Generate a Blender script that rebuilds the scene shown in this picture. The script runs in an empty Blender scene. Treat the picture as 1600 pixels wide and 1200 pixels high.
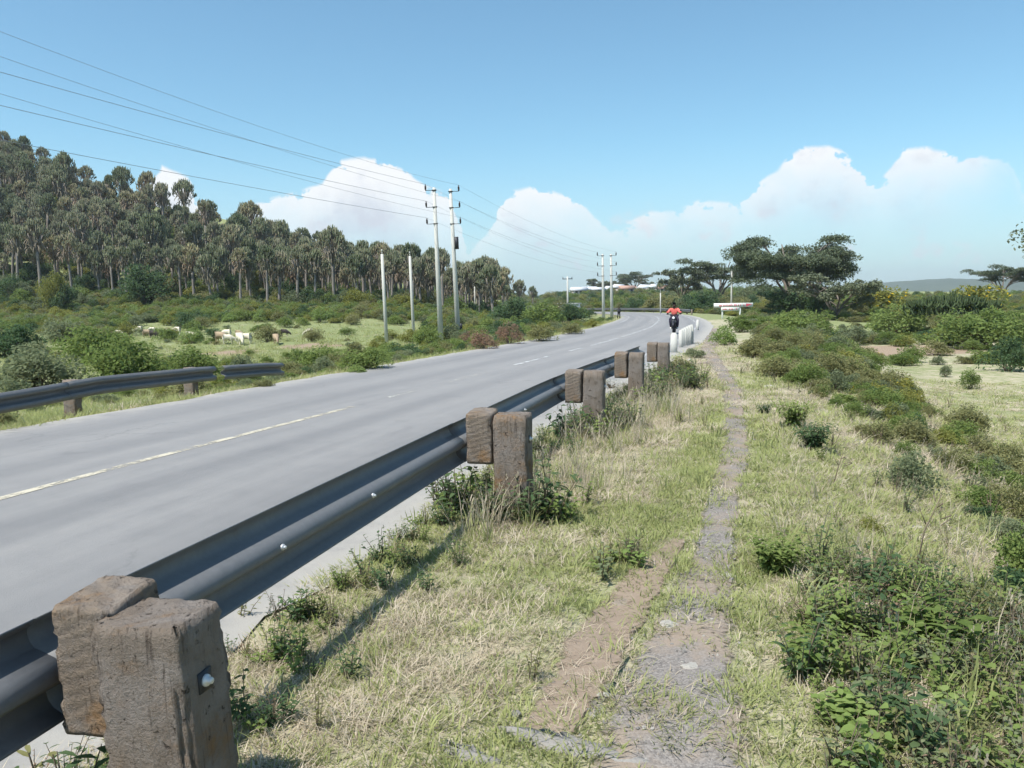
import bpy, bmesh, math, random
import numpy as np
from mathutils import Matrix, Vector

random.seed(7)
rng = np.random.default_rng(7)
scene = bpy.context.scene
COL = scene.collection

# ------------------------------------------------------------------ camera
F_PX, CAM_H, PITCH, ROLL = 1280.0, 1.65, 5.6, -1.0
cam_data = bpy.data.cameras.new('camera')
cam_data.sensor_width = 36.0
cam_data.lens = F_PX / 1600.0 * 36.0
cam_data.clip_start = 0.05
cam_data.clip_end = 20000.0
cam = bpy.data.objects.new('camera', cam_data)
COL.objects.link(cam)
CAM_ROT = Matrix.Rotation(math.radians(90 - PITCH), 3, 'X') @ Matrix.Rotation(math.radians(ROLL), 3, 'Z')
cam.matrix_world = Matrix.Translation((0, 0, CAM_H)) @ CAM_ROT.to_4x4()
scene.camera = cam
scene.render.resolution_x, scene.render.resolution_y = 1024, 768

# ------------------------------------------------------------------ light and exposure
SUN_EL = math.radians(59)
SUN_AZ = math.atan2(-0.76, -0.65)          # direction towards the sun: behind and to the left (x, y)
SKY_STRENGTH = 0.115
EXPOSURE = 0.58
scene.view_settings.view_transform = 'Standard'
scene.view_settings.look = 'None'
scene.view_settings.gamma = 1.0
scene.view_settings.use_curve_mapping = False
scene.view_settings.exposure = EXPOSURE
scene.cycles.use_denoising = True
scene.cycles.use_adaptive_sampling = True
scene.cycles.adaptive_threshold = 0.03
scene.cycles.max_bounces = 4
scene.cycles.diffuse_bounces = 2
scene.cycles.glossy_bounces = 2
scene.cycles.transmission_bounces = 2
scene.cycles.transparent_max_bounces = 4
scene.cycles.caustics_reflective = False
scene.cycles.caustics_refractive = False
scene.cycles.volume_bounces = 0

sun_dir = Vector((math.sin(SUN_AZ) * math.cos(SUN_EL), math.cos(SUN_AZ) * math.cos(SUN_EL), math.sin(SUN_EL)))
sd = bpy.data.lights.new('sun', 'SUN')
sd.energy = 4.4
sd.angle = math.radians(0.53)
sd.color = (1.0, 0.955, 0.88)
sun = bpy.data.objects.new('sun', sd)
COL.objects.link(sun)
sun.rotation_euler = sun_dir.to_track_quat('Z', 'Y').to_euler()
sun.location = (0, 0, 60)


def px_dir(px, py):
    return CAM_ROT @ Vector(((px - 800) / F_PX, -(py - 600) / F_PX, -1.0))


def px_sky(px, py):
    d = px_dir(px, py)
    return math.atan2(d.x, d.y), d.z / math.hypot(d.x, d.y)


# ------------------------------------------------------------------ node helpers
class N:
    def __init__(self, tree):
        self.t = tree
        self.n = tree.nodes
        self.l = tree.links

    def new(self, kind, **kw):
        nd = self.n.new(kind)
        for k, v in kw.items():
            setattr(nd, k, v)
        return nd

    def put(self, sock, v):
        if isinstance(v, bpy.types.NodeSocket):
            self.l.new(v, sock)
        elif v is not None:
            try:
                sock.default_value = v
            except Exception:
                sock.default_value = (v[0], v[1], v[2], 1.0) if len(v) == 3 else v

    def math(self, op, a, b=None, c=None, clamp=False):
        nd = self.new('ShaderNodeMath', operation=op, use_clamp=clamp)
        for i, v in enumerate((a, b, c)):
            if v is not None:
                self.put(nd.inputs[i], v)
        return nd.outputs[0]

    def ss(self, x, a, b):
        nd = self.new('ShaderNodeMapRange', interpolation_type='SMOOTHSTEP')
        for i, v in enumerate((x, a, b, 0.0, 1.0)):
            self.put(nd.inputs[i], v)
        return nd.outputs[0]

    def mix(self, f, a, b, blend='MIX'):
        nd = self.new('ShaderNodeMix', data_type='RGBA', blend_type=blend)
        self.put(nd.inputs[0], f)
        for s, v in ((nd.inputs[6], a), (nd.inputs[7], b)):
            if isinstance(v, (tuple, list)):
                v = (v[0], v[1], v[2], 1.0)
            self.put(s, v)
        return nd.outputs[2]

    def noise(self, vec, scale, detail=4.0, rough=0.55, dist=0.0):
        nd = self.new('ShaderNodeTexNoise')
        if vec is not None:
            self.put(nd.inputs['Vector'], vec)
        nd.inputs['Scale'].default_value = scale
        nd.inputs['Detail'].default_value = detail
        nd.inputs['Roughness'].default_value = rough
        nd.inputs['Distortion'].default_value = dist
        return nd.outputs[0]

    def scalev(self, vec, s):
        nd = self.new('ShaderNodeVectorMath', operation='MULTIPLY')
        self.put(nd.inputs[0], vec)
        nd.inputs[1].default_value = s
        return nd.outputs[0]

    def ramp(self, f, stops):
        nd = self.new('ShaderNodeValToRGB')
        self.put(nd.inputs[0], f)
        e = nd.color_ramp.elements
        while len(e) > 1:
            e.remove(e[-1])
        e[0].position, e[0].color = stops[0][0], (*stops[0][1], 1)
        for p, c in stops[1:]:
            k = e.new(p)
            k.color = (*c, 1)
        return nd.outputs[0]

    def curve(self, x, pts):
        nd = self.new('ShaderNodeFloatCurve')
        self.put(nd.inputs['Value'], x)
        cm = nd.mapping
        c = cm.curves[0]
        c.points[0].location = pts[0]
        c.points[1].location = pts[-1]
        for p in pts[1:-1]:
            c.points.new(*p)
        for p in c.points:
            p.handle_type = 'AUTO'
        cm.update()
        return nd.outputs[0]

    def bump(self, h, strength=0.3, dist=0.02):
        nd = self.new('ShaderNodeBump')
        nd.inputs['Strength'].default_value = strength
        nd.inputs['Distance'].default_value = dist
        self.put(nd.inputs['Height'], h)
        return nd.outputs[0]


# ------------------------------------------------------------------ sky with a bank of cumulus
world = bpy.data.worlds.new('World')
scene.world = world
world.use_nodes = True
wt = N(world.node_tree)
world.node_tree.nodes.clear()
w_out = wt.new('ShaderNodeOutputWorld')
w_bg = wt.new('ShaderNodeBackground')
w_bg.inputs['Strength'].default_value = SKY_STRENGTH
sky = wt.new('ShaderNodeTexSky', sky_type='NISHITA')
sky.sun_disc = False
sky.sun_elevation = SUN_EL
sky.sun_rotation = SUN_AZ
sky.altitude = 300.0
sky.air_density = 1.0
sky.dust_density = 0.8
sky.ozone_density = 1.6
tc = wt.new('ShaderNodeTexCoord').outputs['Generated']
sep = wt.new('ShaderNodeSeparateXYZ')
wt.l.new(tc, sep.inputs[0])
az = wt.math('ARCTAN2', sep.outputs[0], sep.outputs[1])
hyp = wt.math('SQRT', wt.math('ADD', wt.math('MULTIPLY', sep.outputs[0], sep.outputs[0]),
                              wt.math('MULTIPLY', sep.outputs[1], sep.outputs[1])))
tel = wt.math('DIVIDE', sep.outputs[2], wt.math('MAXIMUM', hyp, 0.001))
comb = wt.new('ShaderNodeCombineXYZ')
wt.l.new(az, comb.inputs[0])
wt.l.new(wt.math('MULTIPLY', tel, 1.15), comb.inputs[1])
cv = comb.outputs[0]
n_big = wt.math('SUBTRACT', wt.noise(cv, 14.0, 3.0, 0.6), 0.5)
n_mid = wt.math('SUBTRACT', wt.noise(cv, 38.0, 4.0, 0.62), 0.5)
puff = wt.math('SUBTRACT', 0.30, wt.math('ABSOLUTE', wt.math('MULTIPLY', n_mid, 2.6)))
az_d = wt.math('ADD', az, wt.math('MULTIPLY', n_big, 0.030))
az01 = wt.math('ADD', wt.math('MULTIPLY', az_d, 1 / (2 * math.pi)), 0.5)
SKY_K = 2.2       # curve value * K = tan(elevation)... kept below 1 for the curve
tops_px = [(-60, 330), (60, 330), (180, 340), (222, 284), (258, 262), (290, 280), (330, 350), (400, 322), (440, 308), (490, 296),
           (525, 262), (560, 248), (600, 256), (632, 268), (655, 292), (692, 294), (706, 360), (735, 400), (766, 350), (795, 302),
           (835, 295), (870, 308), (915, 312), (938, 366), (962, 366), (1010, 334), (1060, 332), (1100, 314), (1145, 322), (1180, 292),
           (1220, 262), (1280, 230), (1315, 240), (1340, 258), (1362, 300), (1390, 258), (1430, 233), (1475, 238), (1520, 246), (1566, 242),
           (1580, 300), (1600, 330), (1660, 330)]
tops = []
for p in tops_px:
    a, e = px_sky(*p)
    tops.append((a / (2 * math.pi) + 0.5, max(0.0, e * SKY_K)))
rs = random.Random(3)
x = tops[-1][0] + 0.012
while x < 0.985:                                            # the bank goes on round the horizon
    tops.append((x, rs.uniform(0.09, 0.36)))
    x += rs.uniform(0.012, 0.03)
x = 0.015
pre = []
while x < tops[0][0] - 0.01:
    pre.append((x, rs.uniform(0.09, 0.36)))
    x += rs.uniform(0.012, 0.03)
tops = [(0.0, 0.2)] + pre + tops + [(1.0, 0.2)]
top_el = wt.math('DIVIDE', wt.curve(az01, tops), SKY_K)
depth = wt.math('ADD', wt.math('SUBTRACT', top_el, tel),
                wt.math('ADD', wt.math('MULTIPLY', n_mid, 0.034), wt.math('MULTIPLY', puff, 0.016)))
edge = wt.ss(depth, -0.0005, 0.0055)
low_fade = wt.ss(tel, -0.02, 0.11)
# cloud base: thin and torn below
base_n = wt.math('ADD', n_big, 0.5)
base_pts = [(0.0, 0.05)]
for p in [(300, 430), (740, 430), (1100, 400), (1330, 372), (1440, 365), (1500, 345), (1550, 318), (1585, 290)]:
    a, e = px_sky(*p)
    base_pts.append((a / (2 * math.pi) + 0.5, max(0.0, e * SKY_K)))
base_pts += [(px_sky(1640, 300)[0] / (2 * math.pi) + 0.5, 0.12), (1.0, 0.05)]
base_el = wt.math('DIVIDE', wt.curve(az01, base_pts), SKY_K)
body = wt.ss(wt.math('ADD', wt.math('SUBTRACT', tel, base_el), wt.math('MULTIPLY', wt.math('SUBTRACT', base_n, 0.5), 0.09)), -0.030, 0.115)
mask = wt.math('MULTIPLY', edge, wt.math('MULTIPLY', body, 0.93))
# sunlit heads, greyer flanks
lit = wt.ss(wt.math('ADD', depth, wt.math('ADD', wt.math('MULTIPLY', n_big, 0.24), wt.math('MULTIPLY', puff, -0.06))), 0.115, 0.0)
EXPM = 1.0 / (SKY_STRENGTH * 2 ** EXPOSURE)
c_lit = tuple(v * EXPM for v in (1.06, 1.06, 1.06))
c_sh = tuple(v * EXPM for v in (0.71, 0.745, 0.83))
cloud_col = wt.mix(lit, c_sh, c_lit)
# wisps: the small puffs low on the right and generally a thin veil near the horizon
wisp = wt.math('MULTIPLY', wt.ss(wt.math('ADD', n_big, wt.math('MULTIPLY', n_mid, .4)), 0.05, 0.22),
               wt.math('MULTIPLY', wt.ss(tel, 0.005, 0.04), wt.ss(tel, 0.13, 0.08)))
veil = wt.math('MULTIPLY', wt.ss(tel, 0.20, 0.0), 0.55)
sky_t = wt.mix(1.0, sky.outputs[0], (0.79, 1.05, 1.02), 'MULTIPLY')
hz = tuple(v * EXPM for v in (0.57, 0.69, 0.83))
sky_v = wt.mix(veil, sky_t, hz)
sky_w = wt.mix(wt.math('MULTIPLY', wisp, 0.75), sky_v, tuple(v * EXPM for v in (0.82, 0.84, 0.90)))
sky_c = wt.mix(mask, sky_w, cloud_col)
wt.l.new(sky_c, w_bg.inputs['Color'])
wt.l.new(w_bg.outputs[0], w_out.inputs[0])
world.cycles.sampling_method = 'MANUAL'
world.cycles.sample_map_resolution = 512


# ------------------------------------------------------------------ object helpers
def tag(o, label=None, cat=None, group=None, kind=None):
    if label: o['label'] = label
    if cat: o['category'] = cat
    if group: o['group'] = group
    if kind: o['kind'] = kind
    return o


def link(name, data, parent=None, loc=None):
    o = bpy.data.objects.new(name, data)
    COL.objects.link(o)
    if parent is not None: o.parent = parent
    if loc is not None: o.location = loc
    return o


def empty(name, loc=(0, 0, 0), rz=0.0, s=1.0):
    o = bpy.data.objects.new(name, None)
    o.empty_display_size = 0.2
    COL.objects.link(o)
    o.location = loc
    o.rotation_euler = (0, 0, rz)
    o.scale = (s, s, s)
    return o


def mesh_np(name, verts, faces, mat=None, smooth=False, attrs=None):
    """verts (n,3); faces: array (m,k) or list of such arrays"""
    me = bpy.data.meshes.new(name)
    verts = np.asarray(verts, dtype=np.float32)
    fl = faces if isinstance(faces, list) else [faces]
    fl = [np.asarray(f, dtype=np.int32) for f in fl if len(f)]
    tot = sum(f.size for f in fl)
    npoly = sum(len(f) for f in fl)
    me.vertices.add(len(verts))
    me.vertices.foreach_set('co', verts.ravel())
    me.loops.add(tot)
    me.loops.foreach_set('vertex_index', np.concatenate([f.ravel() for f in fl]))
    me.polygons.add(npoly)
    sizes = np.concatenate([np.full(len(f), f.shape[1], dtype=np.int32) for f in fl])
    starts = np.concatenate([[0], np.cumsum(sizes)[:-1]]).astype(np.int32)
    me.polygons.foreach_set('loop_start', starts)
    me.polygons.foreach_set('loop_total', sizes)
    if smooth:
        me.polygons.foreach_set('use_smooth', np.ones(npoly, dtype=bool))
    if attrs:
        for k, v in attrs.items():
            a = me.attributes.new(k, 'FLOAT', 'POINT')
            a.data.foreach_set('value', np.asarray(v, dtype=np.float32))
    me.update(calc_edges=True)
    me.validate()
    if mat is not None:
        me.materials.append(mat)
    return me


class MB:
    """collects shapes into one mesh"""
    def __init__(self):
        self.v, self.f4, self.f3, self.t, self.n = [], [], [], [], 0

    def add(self, v, f4=None, f3=None, t=None):
        v = np.asarray(v, dtype=np.float64)
        if f4 is not None and len(f4): self.f4.append(np.asarray(f4) + self.n)
        if f3 is not None and len(f3): self.f3.append(np.asarray(f3) + self.n)
        self.v.append(v)
        self.t.append(np.zeros(len(v)) if t is None else np.broadcast_to(np.asarray(t, dtype=float), (len(v),)))
        self.n += len(v)

    def box(self, c, h, m=None):
        c, h = np.array(c, float), np.array(h, float)
        s = np.array([[x, y, z] for x in (-1, 1) for y in (-1, 1) for z in (-1, 1)], float) * h
        if m is not None: s = s @ np.array(m).T
        self.add(s + c, [[0, 1, 3, 2], [4, 6, 7, 5], [0, 4, 5, 1], [2, 3, 7, 6], [0, 2, 6, 4], [1, 5, 7, 3]])

    def tube(self, pts, rad, k=6, t=None, caps=True):
        pts = np.asarray(pts, float)
        n = len(pts)
        rad = np.broadcast_to(np.asarray(rad, float), (n,))
        tan = np.gradient(pts, axis=0)
        tan /= np.linalg.norm(tan, axis=1, keepdims=True) + 1e-9
        ref = np.array([0, 0, 1.0]) if abs(tan[:, 2]).mean() < 0.8 else np.array([0, 1.0, 0])
        a = np.cross(tan, ref)
        a /= np.linalg.norm(a, axis=1, keepdims=True) + 1e-9
        b = np.cross(tan, a)
        ang = np.arange(k) * 2 * np.pi / k
        ring = (a[:, None, :] * np.cos(ang)[None, :, None] + b[:, None, :] * np.sin(ang)[None, :, None]) * rad[:, None, None]
        v = (pts[:, None, :] + ring).reshape(-1, 3)
        i = np.arange(n - 1)[:, None] * k
        j = np.arange(k)[None, :]
        j2 = (j + 1) % k
        f = np.stack([i + j, i + j2, i + k + j2, i + k + j], -1).reshape(-1, 4)
        f3 = None
        tv = None if t is None else np.repeat(np.broadcast_to(np.asarray(t, float), (n,)), k)
        if caps:
            v = np.concatenate([v, pts[:1], pts[-1:]])
            c0, c1 = n * k, n * k + 1
            jj = np.arange(k)
            f3 = np.concatenate([np.stack([np.full(k, c0), (jj + 1) % k, jj], -1),
                                 np.stack([np.full(k, c1), (n - 1) * k + jj, (n - 1) * k + (jj + 1) % k], -1)])
            if tv is not None: tv = np.concatenate([tv, tv[:1], tv[-1:]])
        self.add(v, f, f3, tv)

    def lathe(self, prof, c=(0, 0, 0), k=12):
        """prof: (r,z) list about the z axis"""
        prof = np.asarray(prof, float)
        ang = np.arange(k) * 2 * np.pi / k
        v = np.stack([prof[:, 0, None] * np.cos(ang), prof[:, 0, None] * np.sin(ang), np.repeat(prof[:, 1, None], k, 1)], -1).reshape(-1, 3) + np.array(c)
        i = np.arange(len(prof) - 1)[:, None] * k
        j = np.arange(k)[None, :]
        j2 = (j + 1) % k
        self.add(v, np.stack([i + j, i + j2, i + k + j2, i + k + j], -1).reshape(-1, 4))

    def mesh(self, name, mat=None, smooth=False, tattr=False):
        fl = []
        if self.f4: fl.append(np.concatenate(self.f4))
        if self.f3: fl.append(np.concatenate(self.f3))
        at = {'tt': np.concatenate(self.t)} if tattr else None
        return mesh_np(name, np.concatenate(self.v), fl, mat, smooth, at)


# ------------------------------------------------------------------ noise in numpy
def _h(ix, iy, s):
    v = np.sin(ix * 127.1 + iy * 311.7 + s * 74.7) * 43758.5453
    return v - np.floor(v)


def vnoise(x, y, s=0):
    ix, iy = np.floor(x), np.floor(y)
    fx, fy = x - ix, y - iy
    fx, fy = fx * fx * (3 - 2 * fx), fy * fy * (3 - 2 * fy)
    a, b, c, d = _h(ix, iy, s), _h(ix + 1, iy, s), _h(ix, iy + 1, s), _h(ix + 1, iy + 1, s)
    return (a * (1 - fx) + b * fx) * (1 - fy) + (c * (1 - fx) + d * fx) * fy


def fbm(x, y, o=4, s=0):
    r, a, t = 0, 0.5, 0
    for i in range(o):
        r = r + a * vnoise(x * 2 ** i, y * 2 ** i, s + i * 3.3)
        t += a
        a *= 0.5
    return r / t


def sstep(a, b, x):
    t = np.clip((np.asarray(x, float) - a) / (b - a), 0, 1)
    return t * t * (3 - 2 * t)


# ------------------------------------------------------------------ road line
def catmull(pts, step=0.5):
    P = np.asarray(pts, float)
    P = np.vstack([2 * P[0] - P[1], P, 2 * P[-1] - P[-2]])
    out = []
    for i in range(1, len(P) - 2):
        n = max(2, int(np.linalg.norm(P[i + 1] - P[i]) / step))
        t = np.linspace(0, 1, n, endpoint=False)[:, None]
        out.append(0.5 * (2 * P[i] + (P[i + 1] - P[i - 1]) * t + (2 * P[i - 1] - 5 * P[i] + 4 * P[i + 1] - P[i + 2]) * t ** 2
                          + (-P[i - 1] + 3 * P[i] - 3 * P[i + 1] + P[i + 2]) * t ** 3))
    return np.vstack(out + [P[-2][None]])


ROAD = catmull([(-12.6, -26), (-7.75, -6), (-6.05, 1), (-4.55, 7.15), (-2.75, 13), (.56, 23.5), (4.1, 34.7), (7.25, 46), (9.9, 56.9), (13.4, 74.5),
                (15.9, 91), (17, 108), (15.5, 126), (10, 143), (0, 157), (-14, 167), (-40, 178), (-90, 196)], 0.5)
RT = np.gradient(ROAD, axis=0)
RT /= np.linalg.norm(RT, axis=1, keepdims=True)
RN = np.stack([RT[:, 1], -RT[:, 0]], 1)             # to the right
RS = np.concatenate([[0], np.cumsum(np.linalg.norm(np.diff(ROAD, axis=0), axis=1))])


def offset(x, y):
    x = np.atleast_1d(np.asarray(x, float)).ravel()
    y = np.atleast_1d(np.asarray(y, float)).ravel()
    w = np.empty(len(x))
    for a in range(0, len(x), 4000):
        dx = x[a:a + 4000, None] - ROAD[None, :, 0]
        dy = y[a:a + 4000, None] - ROAD[None, :, 1]
        i = np.argmin(dx * dx + dy * dy, axis=1)
        k = np.arange(len(i))
        d = np.hypot(dx[k, i], dy[k, i])
        perp = dx[k, i] * RN[i, 0] + dy[k, i] * RN[i, 1]
        w[a:a + 4000] = np.where(d < 12, perp, np.sign(perp) * d)
    return w


HXX = [-600, -300, -200, -115, -72, -50, -29, -7, 6, 20]
HXZ = [46, 43, 40, 33, 24, 16.5, 9.0, 2.8, 0, 0]


def T(x, y):
    """height of the land"""
    x = np.asarray(x, float)
    sh = x.shape
    x = np.atleast_1d(x).ravel()
    y = np.broadcast_to(np.asarray(y, float), sh if sh else (1,)).ravel().astype(float)
    w = offset(x, y)
    zl = np.interp(w, [-60, -25, -14, -8, -5.4, -4.3, -3.75, -3.5, 0], [-.8, -.85, -.9, -.7, -.32, -.10, -.012, -.05, -.05])
    zr = np.interp(w, [0, 3.55, 3.85, 4.2, 5, 6.9, 8.6, 10.8, 12.5, 22, 40, 80, 300], [-.05, -.05, -.003, .0, 0, -.03, -.42, -1.25, -1.5, -1.5, -1.05, -.7, -1.0])
    keep = 1 - 0.75 * sstep(55, 105, y)
    z = np.where(w < 0, zl, np.where(w > 5, zr * keep, zr))
    aw = np.abs(w)
    z = z + 2.0 * sstep(70, 114, y) * sstep(14, 34, -w)
    z = z + np.interp(x, HXX, HXZ) * sstep(98, 196, y) * sstep(5, 22, aw)
    z = z + 3.6 * sstep(165, 330, y) * sstep(-20, 35, x) * (1 - sstep(120, 240, x))
    z = z + 0.9 * sstep(10, 30, w) * sstep(110, 160, y)
    out = sstep(4.6, 6.0, aw)
    z = z + out * (fbm(x * 2.2, y * 2.2, 3, 5) - .5) * 0.09
    z = z + sstep(10, 22, aw) * (fbm(x * .25, y * .25, 3, 9) - .5) * 0.5
    return z.reshape(sh) if sh else float(z[0])


def hit(px, py, far=400.0):
    """where the sight line through a point of the photograph meets the land"""
    d = px_dir(px, py)
    t = np.geomspace(1.5, far, 700)
    X, Y, Z = d.x * t, d.y * t, CAM_H + d.z * t
    below = np.nonzero(Z < T(X, Y))[0]
    i = below[0] if len(below) else len(t) - 1
    return Vector((X[i], Y[i], T(X[i], Y[i])))


def at_depth(px, Y):
    d = px_dir(px, 470)
    X = d.x / d.y * Y
    return Vector((X, Y, T(X, Y)))


def z_at(py, px, Y):
    d = px_dir(px, py)
    return CAM_H + d.z / d.y * Y


# ------------------------------------------------------------------ materials
def new_mat(name):
    m = bpy.data.materials.new(name)
    m.use_nodes = True
    m.node_tree.nodes.clear()
    k = N(m.node_tree)
    out = k.new('ShaderNodeOutputMaterial')
    return m, k, out


def principled(k, out, col, rough=0.8, metal=0.0, normal=None, spec=0.3):
    b = k.new('ShaderNodeBsdfPrincipled')
    k.put(b.inputs['Base Color'], col if isinstance(col, bpy.types.NodeSocket) else (*col, 1))
    k.put(b.inputs['Roughness'], rough)
    k.put(b.inputs['Metallic'], metal)
    b.inputs['Specular IOR Level'].default_value = spec
    if normal is not None: k.put(b.inputs['Normal'], normal)
    k.l.new(b.outputs[0], out.inputs[0])
    return b


def pos(k):
    return k.new('ShaderNodeNewGeometry').outputs['Position']


def objco(k):
    return k.new('ShaderNodeTexCoord').outputs['Object']


def plain(name, col, rough=0.7, metal=0.0, var=0.25, scale=6.0, bump=0.0):
    m, k, out = new_mat(name)
    n = k.noise(objco(k), scale, 5.0, 0.6)
    c = k.mix(n, tuple(v * (1 - var) for v in col), tuple(min(1, v * (1 + var)) for v in col))
    principled(k, out, c, rough, metal, k.bump(n, bump, 0.01) if bump else None)
    return m


def leaf_mat(name, c1, c2, trans=0.38, rough=0.55, back=None, stem_attr=False, posnoise=0.0):
    """two leaf colours mixed by plant and by leaf"""
    m, k, out = new_mat(name)
    oi = k.new('ShaderNodeObjectInfo').outputs['Random']
    g = k.new('ShaderNodeNewGeometry').outputs['Random Per Island']
    f = k.math('ADD', k.math('MULTIPLY', oi, 0.55), k.math('MULTIPLY', g, 0.45))
    if posnoise:
        f = k.math('ADD', f, k.math('MULTIPLY', k.math('SUBTRACT', k.noise(pos(k), posnoise, 3.0), 0.5), 1.1), clamp=True)
    c = k.mix(f, c1, c2)
    d = k.new('ShaderNodeBsdfDiffuse')
    k.put(d.inputs['Color'], c)
    t = k.new('ShaderNodeBsdfTranslucent')
    k.put(t.inputs[0], k.mix(0.5, c, tuple(min(1, v * 1.5) for v in c2)))
    mx = k.new('ShaderNodeMixShader')
    mx.inputs[0].default_value = trans
    k.l.new(d.outputs[0], mx.inputs[1])
    k.l.new(t.outputs[0], mx.inputs[2])
    k.l.new(mx.outputs[0], out.inputs[0])
    return m


M = {}
M['leaf_green'] = leaf_mat('leaf_green', (0.097, 0.148, 0.043), (0.234, 0.291, 0.097))
M['leaf_dark'] = leaf_mat('leaf_dark', (0.053, 0.099, 0.048), (0.121, 0.175, 0.083))
M['leaf_grey'] = leaf_mat('leaf_grey', (0.127, 0.156, 0.086), (0.231, 0.262, 0.149))
M['leaf_yellow'] = leaf_mat('leaf_yellow', (0.15, 0.175, 0.05), (0.28, 0.28, 0.085))
M['leaf_olive'] = leaf_mat('leaf_olive', (0.146, 0.157, 0.069), (0.28, 0.274, 0.129))
M['leaf_dry'] = leaf_mat('leaf_dry', (0.2, 0.13, 0.09), (0.34, 0.235, 0.168))
M['leaf_acacia'] = leaf_mat('leaf_acacia', (0.084, 0.111, 0.065), (0.186, 0.205, 0.128), 0.2)
M['leaf_acacia_far'] = M['leaf_acacia']
M['leaf_white'] = leaf_mat('leaf_white', (.42, .42, .37), (.62, .61, .55))
M['petal_yellow'] = leaf_mat('petal_yellow', (.62, .40, .02), (.75, .52, .04))
M['petal_white'] = leaf_mat('petal_white', (.75, .75, .72), (.85, .85, .82))
M['leaf_bright'] = leaf_mat('leaf_bright', (0.15, 0.22, 0.06), (0.28, 0.35, 0.13))
M['grass_green'] = leaf_mat('grass_green', (0.194, 0.228, 0.085), (0.382, 0.399, 0.182), 0.35, posnoise=1.2)
M['grass_dry'] = leaf_mat('grass_dry', (0.324, 0.27, 0.183), (0.594, 0.523, 0.416), 0.3, posnoise=1.2)
M['grass_field'] = leaf_mat('grass_field', (.10, .145, .04), (.20, .235, .08), 0.3, posnoise=0.2)
M['bark'] = plain('bark', (.17, .145, .12), 0.9, 0, 0.4, 3.0, 0.5)
M['bark_pale'] = plain('bark_pale', (.23, .205, .18), 0.9, 0, 0.35, 3.0, 0.4)
M['twig'] = plain('twig', (.16, .13, .09), 0.9, 0, 0.3, 5.0)
M['steel_dark'] = plain('steel_dark', (.035, .037, .042), 0.5, 0.3, 0.3)
M['rubber'] = plain('rubber', (.02, .02, .02), 0.8)
M['black_paint'] = plain('black_paint', (.025, .022, .03), 0.4)
M['skin'] = plain('skin', (.055, .030, .020), 0.6)
M['hair'] = plain('hair', (.012, .011, .010), 0.9)
M['shirt_red'] = plain('shirt_red', (.75, .16, .13), 0.85)
M['cloth_dark'] = plain('cloth_dark', (.045, .038, .065), 0.9)
M['cloth_grey'] = plain('cloth_grey', (.06, .058, .065), 0.9)
M['white_paint'] = plain('white_paint', (.72, .72, .68), 0.8, 0, 0.18, 9.0)
M['lamp_white'] = plain('lamp_white', (.85, .85, .85), 0.3)


def mat_ground():
    m, k, out = new_mat('ground')
    p = pos(k)
    gr = k.new('ShaderNodeAttribute', attribute_name='green').outputs['Fac']
    so = k.new('ShaderNodeAttribute', attribute_name='soil').outputs['Fac']
    n1 = k.noise(p, 0.35, 5.0, 0.6)
    n2 = k.noise(p, 2.6, 6.0, 0.65)
    n3 = k.noise(p, 28.0, 5.0, 0.7)
    n4 = k.noise(p, 140.0, 3.0, 0.7)
    straw = k.mix(n3, (.28, .24, .165), (.55, .50, .37))
    green = k.mix(n3, (.13, .16, .065), (.29, .315, .145))
    soil = k.mix(n3, (.20, .145, .10), (.40, .31, .23))
    gf = k.ss(k.math('ADD', gr, k.math('ADD', k.math('MULTIPLY', k.math('SUBTRACT', n2, .5), 1.3), k.math('MULTIPLY', k.math('SUBTRACT', n1, .5), .9))), .30, .72)
    sf = k.ss(k.math('ADD', so, k.math('ADD', k.math('MULTIPLY', k.math('SUBTRACT', n2, .5), .9), k.math('MULTIPLY', k.math('SUBTRACT', n4, .5), .4))), .42, .72)
    c = k.mix(sf, k.mix(gf, straw, green), soil)
    h = k.math('ADD', k.math('MULTIPLY', n3, .7), k.math('MULTIPLY', n4, .3))
    principled(k, out, c, 0.95, 0, k.bump(h, 0.6, 0.03), 0.15)
    return m


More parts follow.
